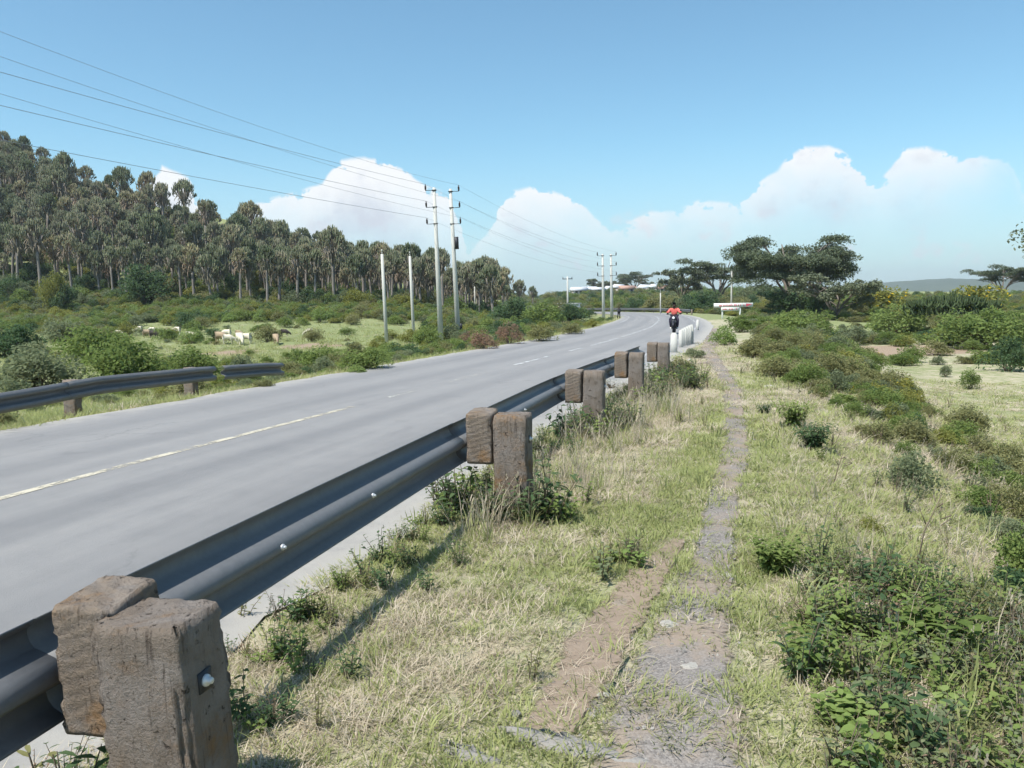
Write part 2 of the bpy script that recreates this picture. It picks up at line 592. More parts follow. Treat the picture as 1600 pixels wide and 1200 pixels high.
def mat_asphalt():
    m, k, out = new_mat('asphalt')
    p = pos(k)
    ac = k.new('ShaderNodeAttribute', attribute_name='across').outputs['Fac']
    al = k.new('ShaderNodeAttribute', attribute_name='along').outputs['Fac']
    cb_ = k.new('ShaderNodeCombineXYZ')
    k.put(cb_.inputs[0], k.math('MULTIPLY', ac, 2.6))
    k.put(cb_.inputs[1], k.math('MULTIPLY', al, .10))
    stk = k.noise(cb_.outputs[0], 1.0, 6.0, .65)
    n1 = k.noise(p, 0.22, 5.0, 0.6)
    n2 = k.noise(p, 2.6, 6.0, 0.72)
    n3 = k.noise(p, 110.0, 3.0, 0.75)
    n5 = k.noise(p, 420.0, 2.0, .8)
    base = k.mix(k.math('ADD', k.math('MULTIPLY', n3, .55), k.math('MULTIPLY', n5, .45)), (.15, .147, .148), (.355, .345, .338))
    f = k.math('ADD', k.math('MULTIPLY', n1, .22), k.math('ADD', k.math('MULTIPLY', n2, .30), k.math('MULTIPLY', stk, .48)))
    base = k.mix(1.0, base, k.ramp(f, [(0.30, (.74, .745, .76)), (0.5, (.98, .98, .98)), (0.70, (1.17, 1.155, 1.13))]), 'MULTIPLY')
    # tyre-polished bands and a dusty edge
    a1 = k.math('ABSOLUTE', k.math('SUBTRACT', k.math('ABSOLUTE', ac), 1.75))
    band = k.math('MULTIPLY', k.ss(k.math('ABSOLUTE', k.math('SUBTRACT', a1, .75)), .5, .05), .34)
    base = k.mix(band, base, (.15, .15, .156))
    dust = k.ss(k.math('ADD', k.math('ABSOLUTE', ac), k.math('MULTIPLY', k.math('SUBTRACT', n2, .5), 1.2)), 3.05, 3.9)
    base = k.mix(k.math('MULTIPLY', dust, .75), base, (.41, .385, .345))
    # dark hairline cracks and drips
    v = k.new('ShaderNodeTexVoronoi', feature='DISTANCE_TO_EDGE')
    wob = k.new('ShaderNodeTexNoise')
    k.put(wob.inputs['Vector'], p)
    wob.inputs['Scale'].default_value = 1.1
    wob.inputs['Detail'].default_value = 6.0
    wob.inputs['Roughness'].default_value = .7
    va = k.new('ShaderNodeVectorMath', operation='MULTIPLY_ADD')
    k.put(va.inputs[0], wob.outputs['Color'])
    va.inputs[1].default_value = (1.5, 1.5, 0)
    k.put(va.inputs[2], p)
    k.put(v.inputs['Vector'], va.outputs[0])
    v.inputs['Scale'].default_value = 0.33
    cr = k.math('MULTIPLY', k.ss(v.outputs['Distance'], .010, .002), k.ss(n1, .50, .58))
    base = k.mix(k.math('MULTIPLY', cr, .32), base, (.09, .09, .09))
    st = k.math('MULTIPLY', k.ss(k.noise(p, 0.9, 3.0, .5, 1.0), .64, .74), .25)
    base = k.mix(st, base, (.11, .11, .12))
    principled(k, out, base, k.math('ADD', .62, k.math('MULTIPLY', n2, .2)), 0, k.bump(k.math('ADD', n3, n5), 0.5, 0.008), 0.3)
    return m


def mat_line(name, col, wear):
    m, k, out = new_mat(name)
    p = pos(k)
    n = k.math('ADD', k.math('MULTIPLY', k.noise(p, 3.0, 5.0, .65), .5), k.math('MULTIPLY', k.noise(p, 45.0, 4.0, .7), .5))
    b = k.new('ShaderNodeBsdfPrincipled')
    k.put(b.inputs['Base Color'], k.mix(n, tuple(v * .8 for v in col), col))
    b.inputs['Roughness'].default_value = .75
    t = k.new('ShaderNodeBsdfTransparent')
    mx = k.new('ShaderNodeMixShader')
    k.put(mx.inputs[0], k.ss(n, wear, wear + .10))
    k.l.new(t.outputs[0], mx.inputs[1])
    k.l.new(b.outputs[0], mx.inputs[2])
    k.l.new(mx.outputs[0], out.inputs[0])
    return m


def ragged(k, out, p, lo=.55):
    """a worn, uneven margin: the strip breaks up towards its edge"""
    e = k.new('ShaderNodeAttribute', attribute_name='edge').outputs['Fac']
    n = k.math('ADD', k.math('MULTIPLY', k.noise(p, 5.0, 4.0, .65), .6), k.math('MULTIPLY', k.noise(p, 30.0, 3.0, .7), .4))
    f = k.ss(k.math('ADD', k.math('SUBTRACT', 1.0, e), k.math('MULTIPLY', k.math('SUBTRACT', n, .5), 1.5)), .12, .34)
    sh = out.inputs[0].links[0].from_socket
    t = k.new('ShaderNodeBsdfTransparent')
    mx = k.new('ShaderNodeMixShader')
    k.put(mx.inputs[0], f)
    k.l.new(t.outputs[0], mx.inputs[1])
    k.l.new(sh, mx.inputs[2])
    k.l.new(mx.outputs[0], out.inputs[0])


def mat_path():
    m, k, out = new_mat('path_gravel')
    p = pos(k)
    n1 = k.noise(p, 1.1, 4.0, .6)
    n2 = k.noise(p, 7.0, 5.0, .7)
    v = k.new('ShaderNodeTexVoronoi')
    k.put(v.inputs['Vector'], p)
    v.inputs['Scale'].default_value = 120.0
    n3 = k.noise(p, 90.0, 4.0, .7)
    sepc = k.new('ShaderNodeSeparateColor')
    k.l.new(v.outputs['Color'], sepc.inputs[0])
    grey = k.mix(sepc.outputs[0], (.155, .14, .13), (.28, .255, .235))
    dirt = k.mix(n3, (.205, .158, .12), (.37, .30, .238))
    f = k.ss(k.math('ADD', n1, k.math('MULTIPLY', k.math('SUBTRACT', n2, .5), .5)), .40, .60)
    c = k.mix(k.math('MULTIPLY', f, .85), grey, dirt)
    h = k.math('ADD', k.math('MULTIPLY', v.outputs['Distance'], -.6), n3)
    principled(k, out, c, .95, 0, k.bump(h, .4, .01), .15)
    ragged(k, out, p)
    return m


def mat_timber(name, saw=False):
    m, k, out = new_mat(name)
    o = objco(k)
    n1 = k.noise(k.scalev(o, (14, 14, 3.0)), 1.0, 6.0, .65)
    n2 = k.noise(o, 5.0, 6.0, .65)
    n3 = k.noise(o, 60.0, 5.0, .75)
    vs = k.noise(k.scalev(o, (60, 60, 4.0)), 1.0, 4.0, .6)
    rnd = k.new('ShaderNodeObjectInfo').outputs['Random']
    c = k.mix(n1, (.105, .085, .070), (.255, .21, .172))
    rust = k.ss(k.math('ADD', n2, k.math('MULTIPLY', rnd, .10)), .55, .72)
    c = k.mix(k.math('MULTIPLY', rust, .8), c, k.mix(n3, (.15, .075, .026), (.30, .17, .07)))
    grey = k.ss(k.noise(o, 3.2, 4.0, .6, .8), .42, .60)
    c = k.mix(k.math('MULTIPLY', grey, .65), c, k.mix(n3, (.155, .138, .128), (.32, .288, .265)))
    drk = k.ss(vs, .56, .70)
    c = k.mix(k.math('MULTIPLY', drk, .6), c, (.04, .03, .025))
    pit = k.ss(k.noise(o, 26.0, 5.0, .72), .60, .68)
    c = k.mix(k.math('MULTIPLY', pit, .75), c, (.03, .023, .02))
    if saw:
        wv = k.new('ShaderNodeTexWave', wave_type='BANDS', bands_direction='DIAGONAL')
        k.put(wv.inputs['Vector'], k.scalev(o, (.55, 1.0, -1.7)))
        wv.inputs['Scale'].default_value = 9.0
        wv.inputs['Distortion'].default_value = 3.0
        wv.inputs['Detail'].default_value = 3.0
        c = k.mix(k.math('MULTIPLY', wv.outputs['Fac'], .30), c, (.30, .235, .175))
        h = k.math('ADD', k.math('MULTIPLY', wv.outputs['Fac'], .12), k.math('ADD', n3, n1))
    else:
        h = k.math('ADD', n3, n1)
    h = k.math('SUBTRACT', h, k.math('MULTIPLY', pit, 1.2))
    principled(k, out, c, .92, 0, k.bump(h, .8, .018), .15)
    return m


def mat_galv():
    m, k, out = new_mat('galvanised_steel')
    o = pos(k)
    n1 = k.noise(o, 1.3, 5.0, .65)
    n2 = k.noise(o, 25.0, 4.0, .7)
    st = k.noise(k.scalev(o, (6, 6, .8)), 1.0, 4.0, .6)
    c = k.mix(n2, (.105, .109, .116), (.175, .18, .188))
    c = k.mix(k.math('MULTIPLY', k.ss(n1, .5, .7), .4), c, (.20, .195, .185))
    c = k.mix(k.math('MULTIPLY', k.ss(st, .62, .74), .4), c, (.12, .10, .085))
    principled(k, out, c, k.math('ADD', .40, k.math('MULTIPLY', n2, .2)), .0, k.bump(n2, .06, .005), .25)
    return m


def mat_concrete(name='pole_concrete', c1=(.40, .40, .37), c2=(.60, .59, .55)):
    m, k, out = new_mat(name)
    o = objco(k)
    n = k.noise(k.scalev(o, (4, 4, .8)), 1.0, 6.0, .65)
    n2 = k.noise(o, 30.0, 4.0, .7)
    c = k.mix(n, c1, c2)
    c = k.mix(k.math('MULTIPLY', k.ss(n2, .55, .75), .3), c, (.25, .24, .22))
    principled(k, out, c, .9, 0, k.bump(n2, .3, .01), .2)
    return m


def mat_stone(name, c1, c2):
    m, k, out = new_mat(name)
    o = objco(k)
    n = k.noise(o, 9.0, 6.0, .7)
    n2 = k.noise(o, 70.0, 4.0, .7)
    principled(k, out, k.mix(n, c1, c2), .95, 0, k.bump(k.math('ADD', n, n2), .6, .02), .15)
    return m


def mat_euphorbia():
    m, k, out = new_mat('euphorbia_crown')
    tt = k.new('ShaderNodeAttribute', attribute_name='tt').outputs['Fac']
    oi = k.new('ShaderNodeObjectInfo').outputs['Random']
    isl = k.new('ShaderNodeNewGeometry').outputs['Random Per Island']
    c = k.ramp(tt, [(0.0, (.23, .185, .145)), (.45, (.22, .20, .15)), (.75, (.185, .20, .12)), (1.0, (.235, .255, .15))])
    c = k.mix(k.math('MULTIPLY', isl, .55), c, (.28, .245, .205))
    c = k.mix(1.0, c, k.ramp(oi, [(0, (.70, .80, .66)), (.35, (1.0, 1.05, .92)), (.7, (1.15, 1.12, 1.08)), (1, (1.5, 1.32, 1.14))]), 'MULTIPLY')
    principled(k, out, c, .85, 0, None, .2)
    return m


M['ground'] = mat_ground()
M['asphalt'] = mat_asphalt()
M['line_yellow'] = mat_line('line_yellow', (.55, .50, .39), .43)
M['line_worn'] = mat_line('line_worn', (.62, .60, .54), .50)
M['line_white'] = mat_line('line_white', (.60, .60, .60), .45)
M['path'] = mat_path()
M['timber'] = mat_timber('weathered_timber')
M['timber_saw'] = mat_timber('sawn_timber', True)
M['galv'] = mat_galv()
M['pole'] = mat_concrete()
M['pole_dark'] = mat_concrete('pole_wood', (.20, .19, .17), (.34, .32, .29))
M['bollard'] = mat_concrete('bollard_paint', (.36, .36, .33), (.62, .61, .57))
M['stone_pale'] = mat_stone('stone_pale', (.34, .31, .27), (.62, .59, .54))
M['stone_brown'] = mat_stone('stone_brown', (.24, .19, .15), (.46, .39, .32))
M['old_asphalt'] = mat_stone('old_asphalt', (.20, .185, .175), (.37, .35, .325))
M['euph'] = mat_euphorbia()
M['roof_white'] = plain('roof_white', (.62, .63, .65), .5, 0, .1)
M['roof_rust'] = plain('roof_rust', (.42, .27, .21), .8, 0, .3)
M['house_wall'] = plain('house_wall', (.55, .48, .42), .9, 0, .2)
M['far_hill'] = None

# ------------------------------------------------------------------ ground sheet
def axis(lim, n, fine):
    u = np.linspace(-1, 1, n)
    b = math.asinh(lim / fine)
    return fine * np.sinh(b * u)


gx = axis(6000, 380, 2.2) + 2.0
gy = axis(6000, 460, 3.0) + 5.0
GX, GY = np.meshgrid(gx, gy)
GZ = T(GX, GY)
W = offset(GX, GY).reshape(GX.shape)
far = np.hypot(GX, GY)
GZ = np.where(far > 900, np.minimum(GZ, 2.0 - (far - 900) * 0.002), GZ)
idx = np.arange(GX.size).reshape(GX.shape)
gf = np.stack([idx[:-1, :-1], idx[:-1, 1:], idx[1:, 1:], idx[1:, :-1]], -1).reshape(-1, 4)
green = np.where(W > 0, .46, .55)
green = np.where((W > 10.5), .50, green)
green = np.where((W > 6.9) & (W < 11), .30, green)
green = np.where(GY > 70, .72, green)
green = np.where((W < -5), .74, green)
soil = np.full(GX.shape, .18)
soil = np.where((W > 3.9) & (W < 5.0), .40, soil)
soil = np.where((W < -3.7) & (W > -4.6), .55, soil)


def blob(cx, cy, r, amt):
    global soil
    soil = np.maximum(soil, amt * (1 - sstep(.4, 1, np.hypot(GX - cx, GY - cy) / r)))


p_d = hit(1385, 548)
blob(p_d.x, p_d.y, 7.5, 1.0)
for p in [(500, 540), (470, 545), (360, 552), (25, 625), (660, 548)]:
    q = hit(*p)
    blob(q.x, q.y, 3.0, .8)
ground_me = mesh_np('ground', np.stack([GX, GY, GZ], -1).reshape(-1, 3), gf, M['ground'], True,
                    {'green': green.ravel(), 'soil': soil.ravel()})
tag(link('ground', ground_me), 'dry and green grassy ground on both sides of the road', kind='structure')


# ------------------------------------------------------------------ road and markings
def ribbon(name, s0, s1, w0, w1, z, mat, nw=1, jit=0.0, seed=0):
    ii = np.nonzero((RS >= s0) & (RS <= s1))[0]
    ww = np.linspace(w0, w1, nw + 1)
    P = ROAD[ii]
    V, A = [], []
    for j, w in enumerate(ww):
        wj = np.full(len(ii), w)
        if jit and j in (0, nw):
            wj = wj + (fbm(RS[ii] * 1.3, RS[ii] * 0 + seed + j, 4, 2) - .5) * jit
        q = P + RN[ii] * wj[:, None]
        V.append(np.column_stack([q, np.full(len(ii), z)]))
        A.append(wj)
    V, A = np.stack(V, 1), np.stack(A, 1)
    idx = np.arange(V.shape[0] * V.shape[1]).reshape(V.shape[:2])
    f = np.stack([idx[:-1, :-1], idx[:-1, 1:], idx[1:, 1:], idx[1:, :-1]], -1).reshape(-1, 4)
    return mesh_np(name, V.reshape(-1, 3), f, mat, True, {'across': A.ravel(), 'along': np.repeat(RS[ii], nw + 1)})


tag(link('road', ribbon('road', 0, RS[-1], -3.72, 3.95, 0.008, M['asphalt'], 12, 0.35)),
    'grey two-lane asphalt road curving away to the left', kind='structure')


def s_at_y(y):
    return float(np.interp(y, ROAD[:400, 1], RS[:400]))


marks = []
for (y0, y1, wd, mt) in [(-14, -9, .12, 'line_yellow'), (-4, 2.2, .12, 'line_yellow'), (4.6, 13.6, .115, 'line_yellow'), (14.2, 16, .09, 'line_worn'),
                         (17.0, 20.4, .10, 'line_worn'), (21.6, 25.6, .13, 'line_white'), (27.5, 30, .13, 'line_white'), (31, 37.5, .14, 'line_white'),
                         (38.0, 50, .14, 'line_white'), (50.5, 66, .14, 'line_white'), (66.5, 80, .14, 'line_white'), (80.5, 92, .14, 'line_white')]:
    o = link('centre_line_dash', ribbon('dash', s_at_y(y0), s_at_y(y1), -wd / 2, wd / 2, 0.0125, M[mt]))
    marks.append(o)
for (y0, y1) in [(17, 60), (61, 96)]:
    o = link('edge_line', ribbon('edge_line', s_at_y(y0), s_at_y(y1), 2.82, 2.93, 0.0125, M['line_white']))
    marks.append(o)
marks.append(link('edge_line', ribbon('edge_line', s_at_y(62), s_at_y(96) + 8, -2.95, -2.83, 0.0125, M['line_white'])))
road_marks = empty('road_marking')
tag(road_marks, 'worn yellow and white painted lines on the asphalt', kind='structure')
for o in marks:
    o.parent = road_marks


# ------------------------------------------------------------------ footpath
PATH = catmull([(-.6, -6), (-.1, -2), (.15, .5), (.38, 2.2), (.62, 3.2), (.92, 4.1), (1.22, 5.0), (1.5, 5.9), (1.82, 7.0), (2.49, 9.05), (3.2, 11.7), (4.3, 16.05),
                (5.45, 22), (6.6, 27.5), (8.1, 33), (9.8, 40), (11.9, 48)], .2)
PN = np.gradient(PATH, axis=0)
PN /= np.linalg.norm(PN, axis=1, keepdims=True)
PNR = np.stack([PN[:, 1], -PN[:, 0]], 1)
PW = np.interp(PATH[:, 1], [-6, 1, 2.4, 3.0, 3.8, 5, 6.5, 9, 16, 28, 40, 48], [.3, .3, .27, .24, .18, .125, .12, .125, .14, .22, .28, .25])


def ground_strip(name, line, nr, hw, mat, seed, lift=0.012, nw=6, jit=.22):
    s = np.arange(len(line)) * .2
    V, A = [], []
    for u in np.linspace(-1, 1, nw + 1):
        e = 1.35 + (fbm(s * 1.7, s * 0 + seed + (0 if u < 0 else 9), 4, 1) - .5) * jit * 3
        q = line + nr * (hw * u * e)[:, None]
        A.append(np.full(len(line), abs(u)))
        V.append(np.column_stack([q, T(q[:, 0], q[:, 1]) + lift]))
    V = np.stack(V, 1)
    idx = np.arange(V.shape[0] * V.shape[1]).reshape(V.shape[:2])
    f = np.stack([idx[:-1, :-1], idx[:-1, 1:], idx[1:, 1:], idx[1:, :-1]], -1).reshape(-1, 4)
    return mesh_np(name, V.reshape(-1, 3), f, mat, True, {'edge': np.stack(A, 1).ravel()})


tag(link('path', ground_strip('path', PATH, PNR, PW, M['path'], 3)), 'narrow worn gravel footpath through the grass verge', kind='structure')
DIRT = catmull([(1.15, 5.55), (.85, 4.9), (.6, 4.35), (.42, 3.9), (.28, 3.45), (.1, 3.0)], .1)
DN = np.gradient(DIRT, axis=0)
DN /= np.linalg.norm(DN, axis=1, keepdims=True)
DNR = np.stack([DN[:, 1], -DN[:, 0]], 1)
DW = np.interp(DIRT[:, 1], [3.0, 3.4, 4.2, 5.0, 5.55], [.09, .13, .12, .09, .04])
dirt_mat = mat_stone('bare_dirt', (.20, .15, .112), (.36, .288, .225))
_k = N(dirt_mat.node_tree)
ragged(_k, [q for q in _k.n if q.type == 'OUTPUT_MATERIAL'][0], pos(_k))
tag(link('path', ground_strip('dirt', DIRT, DNR, DW, dirt_mat, 5, .016, 6, .16)), 'bare brown dirt patch beside the gravel footpath', kind='structure')


def near_line(x, y, line, hw, step=1):
    L, H = line[::step], hw[::step]
    out = np.empty(len(x))
    for a in range(0, len(x), 5000):
        dx = x[a:a + 5000, None] - L[None, :, 0]
        dy = y[a:a + 5000, None] - L[None, :, 1]
        d = np.sqrt(dx * dx + dy * dy)
        i = np.argmin(d, axis=1)
        out[a:a + 5000] = d[np.arange(len(i)), i] - H[i]
    return out


# ------------------------------------------------------------------ roadside barriers
def wbeam(line, ztop, name, mat, tilt=0.0):
    """corrugated beam along a plan line; the ridges face to the left of the line"""
    prof = [(.034, 0), (.040, .008), (.074, .03), (.084, .05), (.084, .075), (.074, .095), (.036, .108), (.004, .120), (-.010, .136), (-.014, .155), (-.010, .174), (.004, .190), (.036, .202),
            (.074, .215), (.084, .235), (.084, .260), (.074, .280), (.040, .302), (.034, .31)]
    prof = np.array(prof)
    tan = np.gradient(line, axis=0)
    tan /= np.linalg.norm(tan, axis=1, keepdims=True)
    nl = np.stack([-tan[:, 1], tan[:, 0]], 1)
    zt = np.broadcast_to(np.asarray(ztop, float), (len(line),))
    V = []
    for (x, z) in prof:
        V.append(np.column_stack([line + nl * (x - (z - .155) * tilt), zt - .31 + z]))
    V = np.stack(V, 1)
    idx = np.arange(V.shape[0] * V.shape[1]).reshape(V.shape[:2])
    f = np.stack([idx[:-1, :-1], idx[:-1, 1:], idx[1:, 1:], idx[1:, :-1]], -1).reshape(-1, 4)
    return mesh_np(name, V.reshape(-1, 3), f, mat, True)


def rough_block(name, hx, hy, h, mat, seed, n=14, chip=.014, slope=0.0, bev=.013):
    """a weathered squared timber, base at z = 0"""
    bm = bmesh.new()
    bmesh.ops.create_cube(bm, size=2)
    bmesh.ops.subdivide_edges(bm, edges=bm.edges[:], cuts=n, use_grid_fill=True)
    rs = np.random.default_rng(seed)
    for v in bm.verts:
        x, y, z = v.co
        # round the vertical arrises and the top edge
        ax, ay = abs(x), abs(y)
        kx = bev / hx
        ky = bev / hy
        if ax > 1 - kx and ay > 1 - ky:
            dx, dy = (ax - (1 - kx)) / kx, (ay - (1 - ky)) / ky
            r = math.hypot(dx, dy)
            if r > 1:
                ax, ay = 1 - kx + kx * dx / r, 1 - ky + ky * dy / r
        X, Y, Z = math.copysign(ax, x) * hx, math.copysign(ay, y) * hy, (z + 1) / 2 * h
        top = max(0.0, (z - (1 - 2 * bev / h)) / (2 * bev / h))
        edge = max(abs(x), abs(y))
        if top > 0 and edge > .85:
            X *= 1 - .05 * top
            Y *= 1 - .05 * top
        a = float(fbm(np.array([X * 9 + seed]), np.array([Z * 5 + Y * 9]), 4, seed)[0]) - .5
        b = float(fbm(np.array([Y * 30 + seed]), np.array([Z * 26 + X * 30]), 3, seed + 1)[0]) - .5
        c = float(fbm(np.array([X * 7 + seed * 2.]), np.array([Y * 7.]), 3, seed + 2)[0]) - .5
        rad = math.hypot(X, Y) + 1e-6
        corner = min(abs(x), abs(y)) > .80
        d = a * chip * .9 + b * chip * (1.6 if corner else .6) - (chip * 1.3 if corner and b > .03 else 0)
        X += X / rad * d
        Y += Y / rad * d
        if z > .9:
            Z += c * .016 + b * .010 + slope * Y / hy
        v.co = (X, Y, Z)
    me = bpy.data.meshes.new(name)
    bm.to_mesh(me)
    bm.free()
    for p in me.polygons:
        p.use_smooth = True
    me.materials.append(mat)
    return me


POSTS = np.array([(-2.06, -1.85), (-1.0, 2.31), (0.0, 6.30), (1.02, 10.2), (2.05, 13.55), (3.2, 17.2)])
PL = catmull(np.vstack([[(-3.1, -6)], POSTS, [(3.9, 19.3)]]), .25)
pt = np.gradient(PL, axis=0)
pt /= np.linalg.norm(pt, axis=1, keepdims=True)
prn = np.stack([pt[:, 1], -pt[:, 0]], 1)
RAIL = PL - prn * .41
rail = empty('guardrail', (-1.0, 2.31, 0))
tag(rail, 'long galvanised guardrail on chunky weathered posts along the near road edge', 'guardrail')


def child(name, me, parent, mw=None):
    o = link(name, me)
    o.parent = parent
    if parent.type == 'EMPTY' or True:
        o.matrix_parent_inverse = Matrix.Identity(4)
    if mw is not None:
        pm = parent.matrix_basis if parent.parent is None else parent.parent.matrix_basis @ parent.matrix_basis
        o.matrix_basis = pm.inverted() @ mw
    return o


ID = Matrix.Identity(4)
cuts = [-5.9, -1.6, 2.52, 6.5, 10.4, 13.75, 17.4]
for a, b in zip(cuts[:-1], cuts[1:]):
    sel = (RAIL[:, 1] >= a - .18) & (RAIL[:, 1] <= b + .12)
    ln = RAIL[sel]
    o = child('rail_beam', wbeam(ln, .712 + .004 * (len(ln) % 2) + np.linspace(0, .003, len(ln)), 'rail_beam', M['galv'], -.30), rail, ID)
    md = o.modifiers.new('thickness', 'SOLIDIFY')
    md.thickness = .004
    md.offset = 0

bolt_mb = MB()
bolt_mb.lathe([(0, .03), (.011, .03), (.013, .026), (.013, .012), (.022, .011), (.024, .004), (.024, 0)], k=12)
bolt_me = bolt_mb.mesh('bolt', plain('bolt_zinc', (.62, .62, .62), .4, .4), True)
plate_mb = MB()
plate_mb.box((0, 0, .001), (.030, .030, .003))
plate_me = plate_mb.mesh('washer_plate', M['steel_dark'])
lean = {1: (.01, -.05), 2: (0, .0), 3: (.01, .015), 4: (.01, .03), 5: (0, 0), 0: (0, 0)}
for i, (x, y) in enumerate(POSTS):
    j = int(np.argmin(np.hypot(PL[:, 0] - x, PL[:, 1] - y)))
    rz = math.atan2(pt[j, 1], pt[j, 0]) - math.pi / 2
    hp = [.78, .775, .80, .80, .81, .78][i]
    zb = T(x, y) - .12
    mw = Matrix.Translation((x, y, zb)) @ Matrix.Rotation(rz, 4, 'Z') @ Matrix.Rotation(lean[i][0], 4, 'X') @ Matrix.Rotation(lean[i][1], 4, 'Y')
    hx_, hy_ = [(.14, .10), (.148, .112), (.135, .11), (.13, .1), (.12, .1), (.12, .1)][i]
    n = 26 if i == 1 else (14 if i == 2 else 9)
    pe = child('post', rough_block('post', hx_, hy_, hp - zb, M['timber'], 11 + i * 3, n, .016 if i == 1 else .012), rail, mw)
    hb = [.39, .40, .40, .40, .42, .40][i]
    zt = hp + [.0, .018, .015, .0, .0, 0][i]
    bw = .105
    mwb = Matrix.Translation((x, y, zt - hb)) @ Matrix.Rotation(rz, 4, 'Z') @ Matrix.Translation((-hx_ - bw - .012, .06 if i == 1 else .02, 0)) @ Matrix.Rotation(lean[i][1] * .6, 4, 'Y')
    child('spacer_block', rough_block('spacer_block', bw, .115, hb, M['timber_saw'], 41 + i * 5, n, .010, .012), rail, mwb)
    # bolt through the post, nut on the verge side
    mb_ = Matrix.Translation((hx_ + .001, -.02, (hp - zb) - .19)) @ Matrix.Rotation(math.pi / 2, 4, 'Y')
    plo = link('washer_plate', plate_me)
    plo.parent = pe
    plo.matrix_basis = mb_
    bo = link('bolt', bolt_me)
    bo.parent = pe
    bo.matrix_basis = mb_ @ Matrix.Translation((0, 0, .004)) @ Matrix.Scale(.75, 4)
for (x_t) in (3.6, 4.6, 8.4, 12.0):                       # loose splice bolts on the back of the beam
    j = int(np.argmin(np.abs(RAIL[:, 1] - x_t)))
    mw = Matrix.Translation((RAIL[j, 0] + prn[j, 0] * .016, RAIL[j, 1] + prn[j, 1] * .016, .712 - .155)) @ Matrix.Rotation(math.atan2(prn[j, 1], prn[j, 0]), 4, 'Z') @ Matrix.Rotation(math.pi / 2, 4, 'Y')
    child('bolt', bolt_me, rail, mw @ Matrix.Scale(.65, 4))

# the barrier across the road
LRT = catmull([(-11.2, -2.5), (-9.4, 5), (-7.75, 11.85), (-7.3, 14.4), (-6.55, 17.0), (-5.95, 19.6), (-5.75, 20.4)], .25)
lrz = np.interp(LRT[:, 1], [-2.5, 5, 11.85, 14.4, 17, 19.6, 20.4], [.52, .50, .45, .50, .45, .34, .28])
tanl = np.gradient(LRT, axis=0)
tanl /= np.linalg.norm(tanl, axis=1, keepdims=True)
rail2 = empty('guardrail', (-7.3, 14.4, T(-7.3, 14.4)))
tag(rail2, 'bent grey guardrail on the far left side of the road, half overgrown', 'guardrail')
# ridges face the road: run the line backwards
for (a, b) in ((-2.6, 6.2), (6.0, 13.6), (13.4, 17.6), (17.7, 20.5)):
    sel = (LRT[:, 1] >= a) & (LRT[:, 1] <= b)
    o = child('rail_beam', wbeam(LRT[sel][::-1], lrz[sel][::-1], 'rail_beam', M['galv']), rail2, ID)
    md = o.modifiers.new('thickness', 'SOLIDIFY')
    md.thickness = .004
    md.offset = 0
lp_me = rough_block('post', .12, .10, 1.05, M['timber'], 77, 9)
lpost_sp = [5.5, 13.9, 17.1]
for yy in lpost_sp:
    j = int(np.argmin(np.abs(LRT[:, 1] - yy)))
    nx, ny = -tanl[j, 1], tanl[j, 0]
    x, y = LRT[j, 0] + nx * .16, LRT[j, 1] + ny * .16
    mw = Matrix.Translation((x, y, lrz[j] - 1.05 + (.09 if yy == 13.7 else -.01))) @ Matrix.Rotation(math.atan2(tanl[j, 1], tanl[j, 0]) - math.pi / 2, 4, 'Z')
    child('post', lp_me, rail2, mw)

# low barrier round the far bend
ii = np.nonzero((RS > s_at_y(96)) & (RS < s_at_y(96) + 62))[0]
FB = ROAD[ii] + RN[ii] * 4.6
rail3 = empty('guardrail', (float(FB[0, 0]), float(FB[0, 1]), 0))
tag(rail3, 'low grey guardrail round the outside of the far bend', 'guardrail')
o = child('rail_beam', wbeam(FB[::4], .62, 'rail_beam', M['galv']), rail3, ID)
mbp = MB()
mbp.box((0, 0, .2), (.08, .08, .5))
fpost = mbp.mesh('post', M['timber'])
for j in range(0, len(FB), 8):
    child('post', fpost, rail3, Matrix.Translation((FB[j, 0] + RN[ii[j], 0] * .1, FB[j, 1] + RN[ii[j], 1] * .1, -.08)))

# white bollards where the barrier stops
bol = MB()
bol.box((0, 0, .33), (.10, .09, .33))
bol.add(np.array([(-.10, -.09, .66), (.10, -.09, .66), (.10, .09, .66), (-.10, .09, .66), (-.06, -.05, .74), (.06, -.05, .74), (.06, .05, .74), (-.06, .05, .74)]),
        [[0, 1, 5, 4], [1, 2, 6, 5], [2, 3, 7, 6], [3, 0, 4, 7], [4, 5, 6, 7]])
bol_me = bol.mesh('bollard', M['bollard'])
bol_names = ['stained white concrete bollard nearest the end of the guardrail', 'white bollard just past the stained one', 'third white bollard from the guardrail end',
             'fourth white bollard in the roadside row', 'fifth white bollard in the roadside row', 'sixth white bollard in the roadside row', 'tallest clean white bollard at the path side of the row',
             'far lone pale bollard beyond the white row']
for i, (px, py, sc) in enumerate([(1053, 551, 1.0), (1064, 543, 1.0), (1067, 541, 1.02), (1070.5, 539.5, 1.04), (1074, 538.5, 1.08), (1077.5, 537.5, 1.1), (1080.5, 537, 1.12), (1090, 516, .95)]):
    d = px_dir(px, py)
    t = -CAM_H / d.z
    x, y = d.x * t, d.y * t
    o = link('bollard', bol_me, None, (x, y, T(x, y) - .06))
    o.rotation_euler = (0, 0, -.28 + random.uniform(-.08, .08))
    o.scale = (.72 if i else 1.0, .8, sc)
    tag(o, bol_names[i], 'bollard', 'white bollards along the road edge')


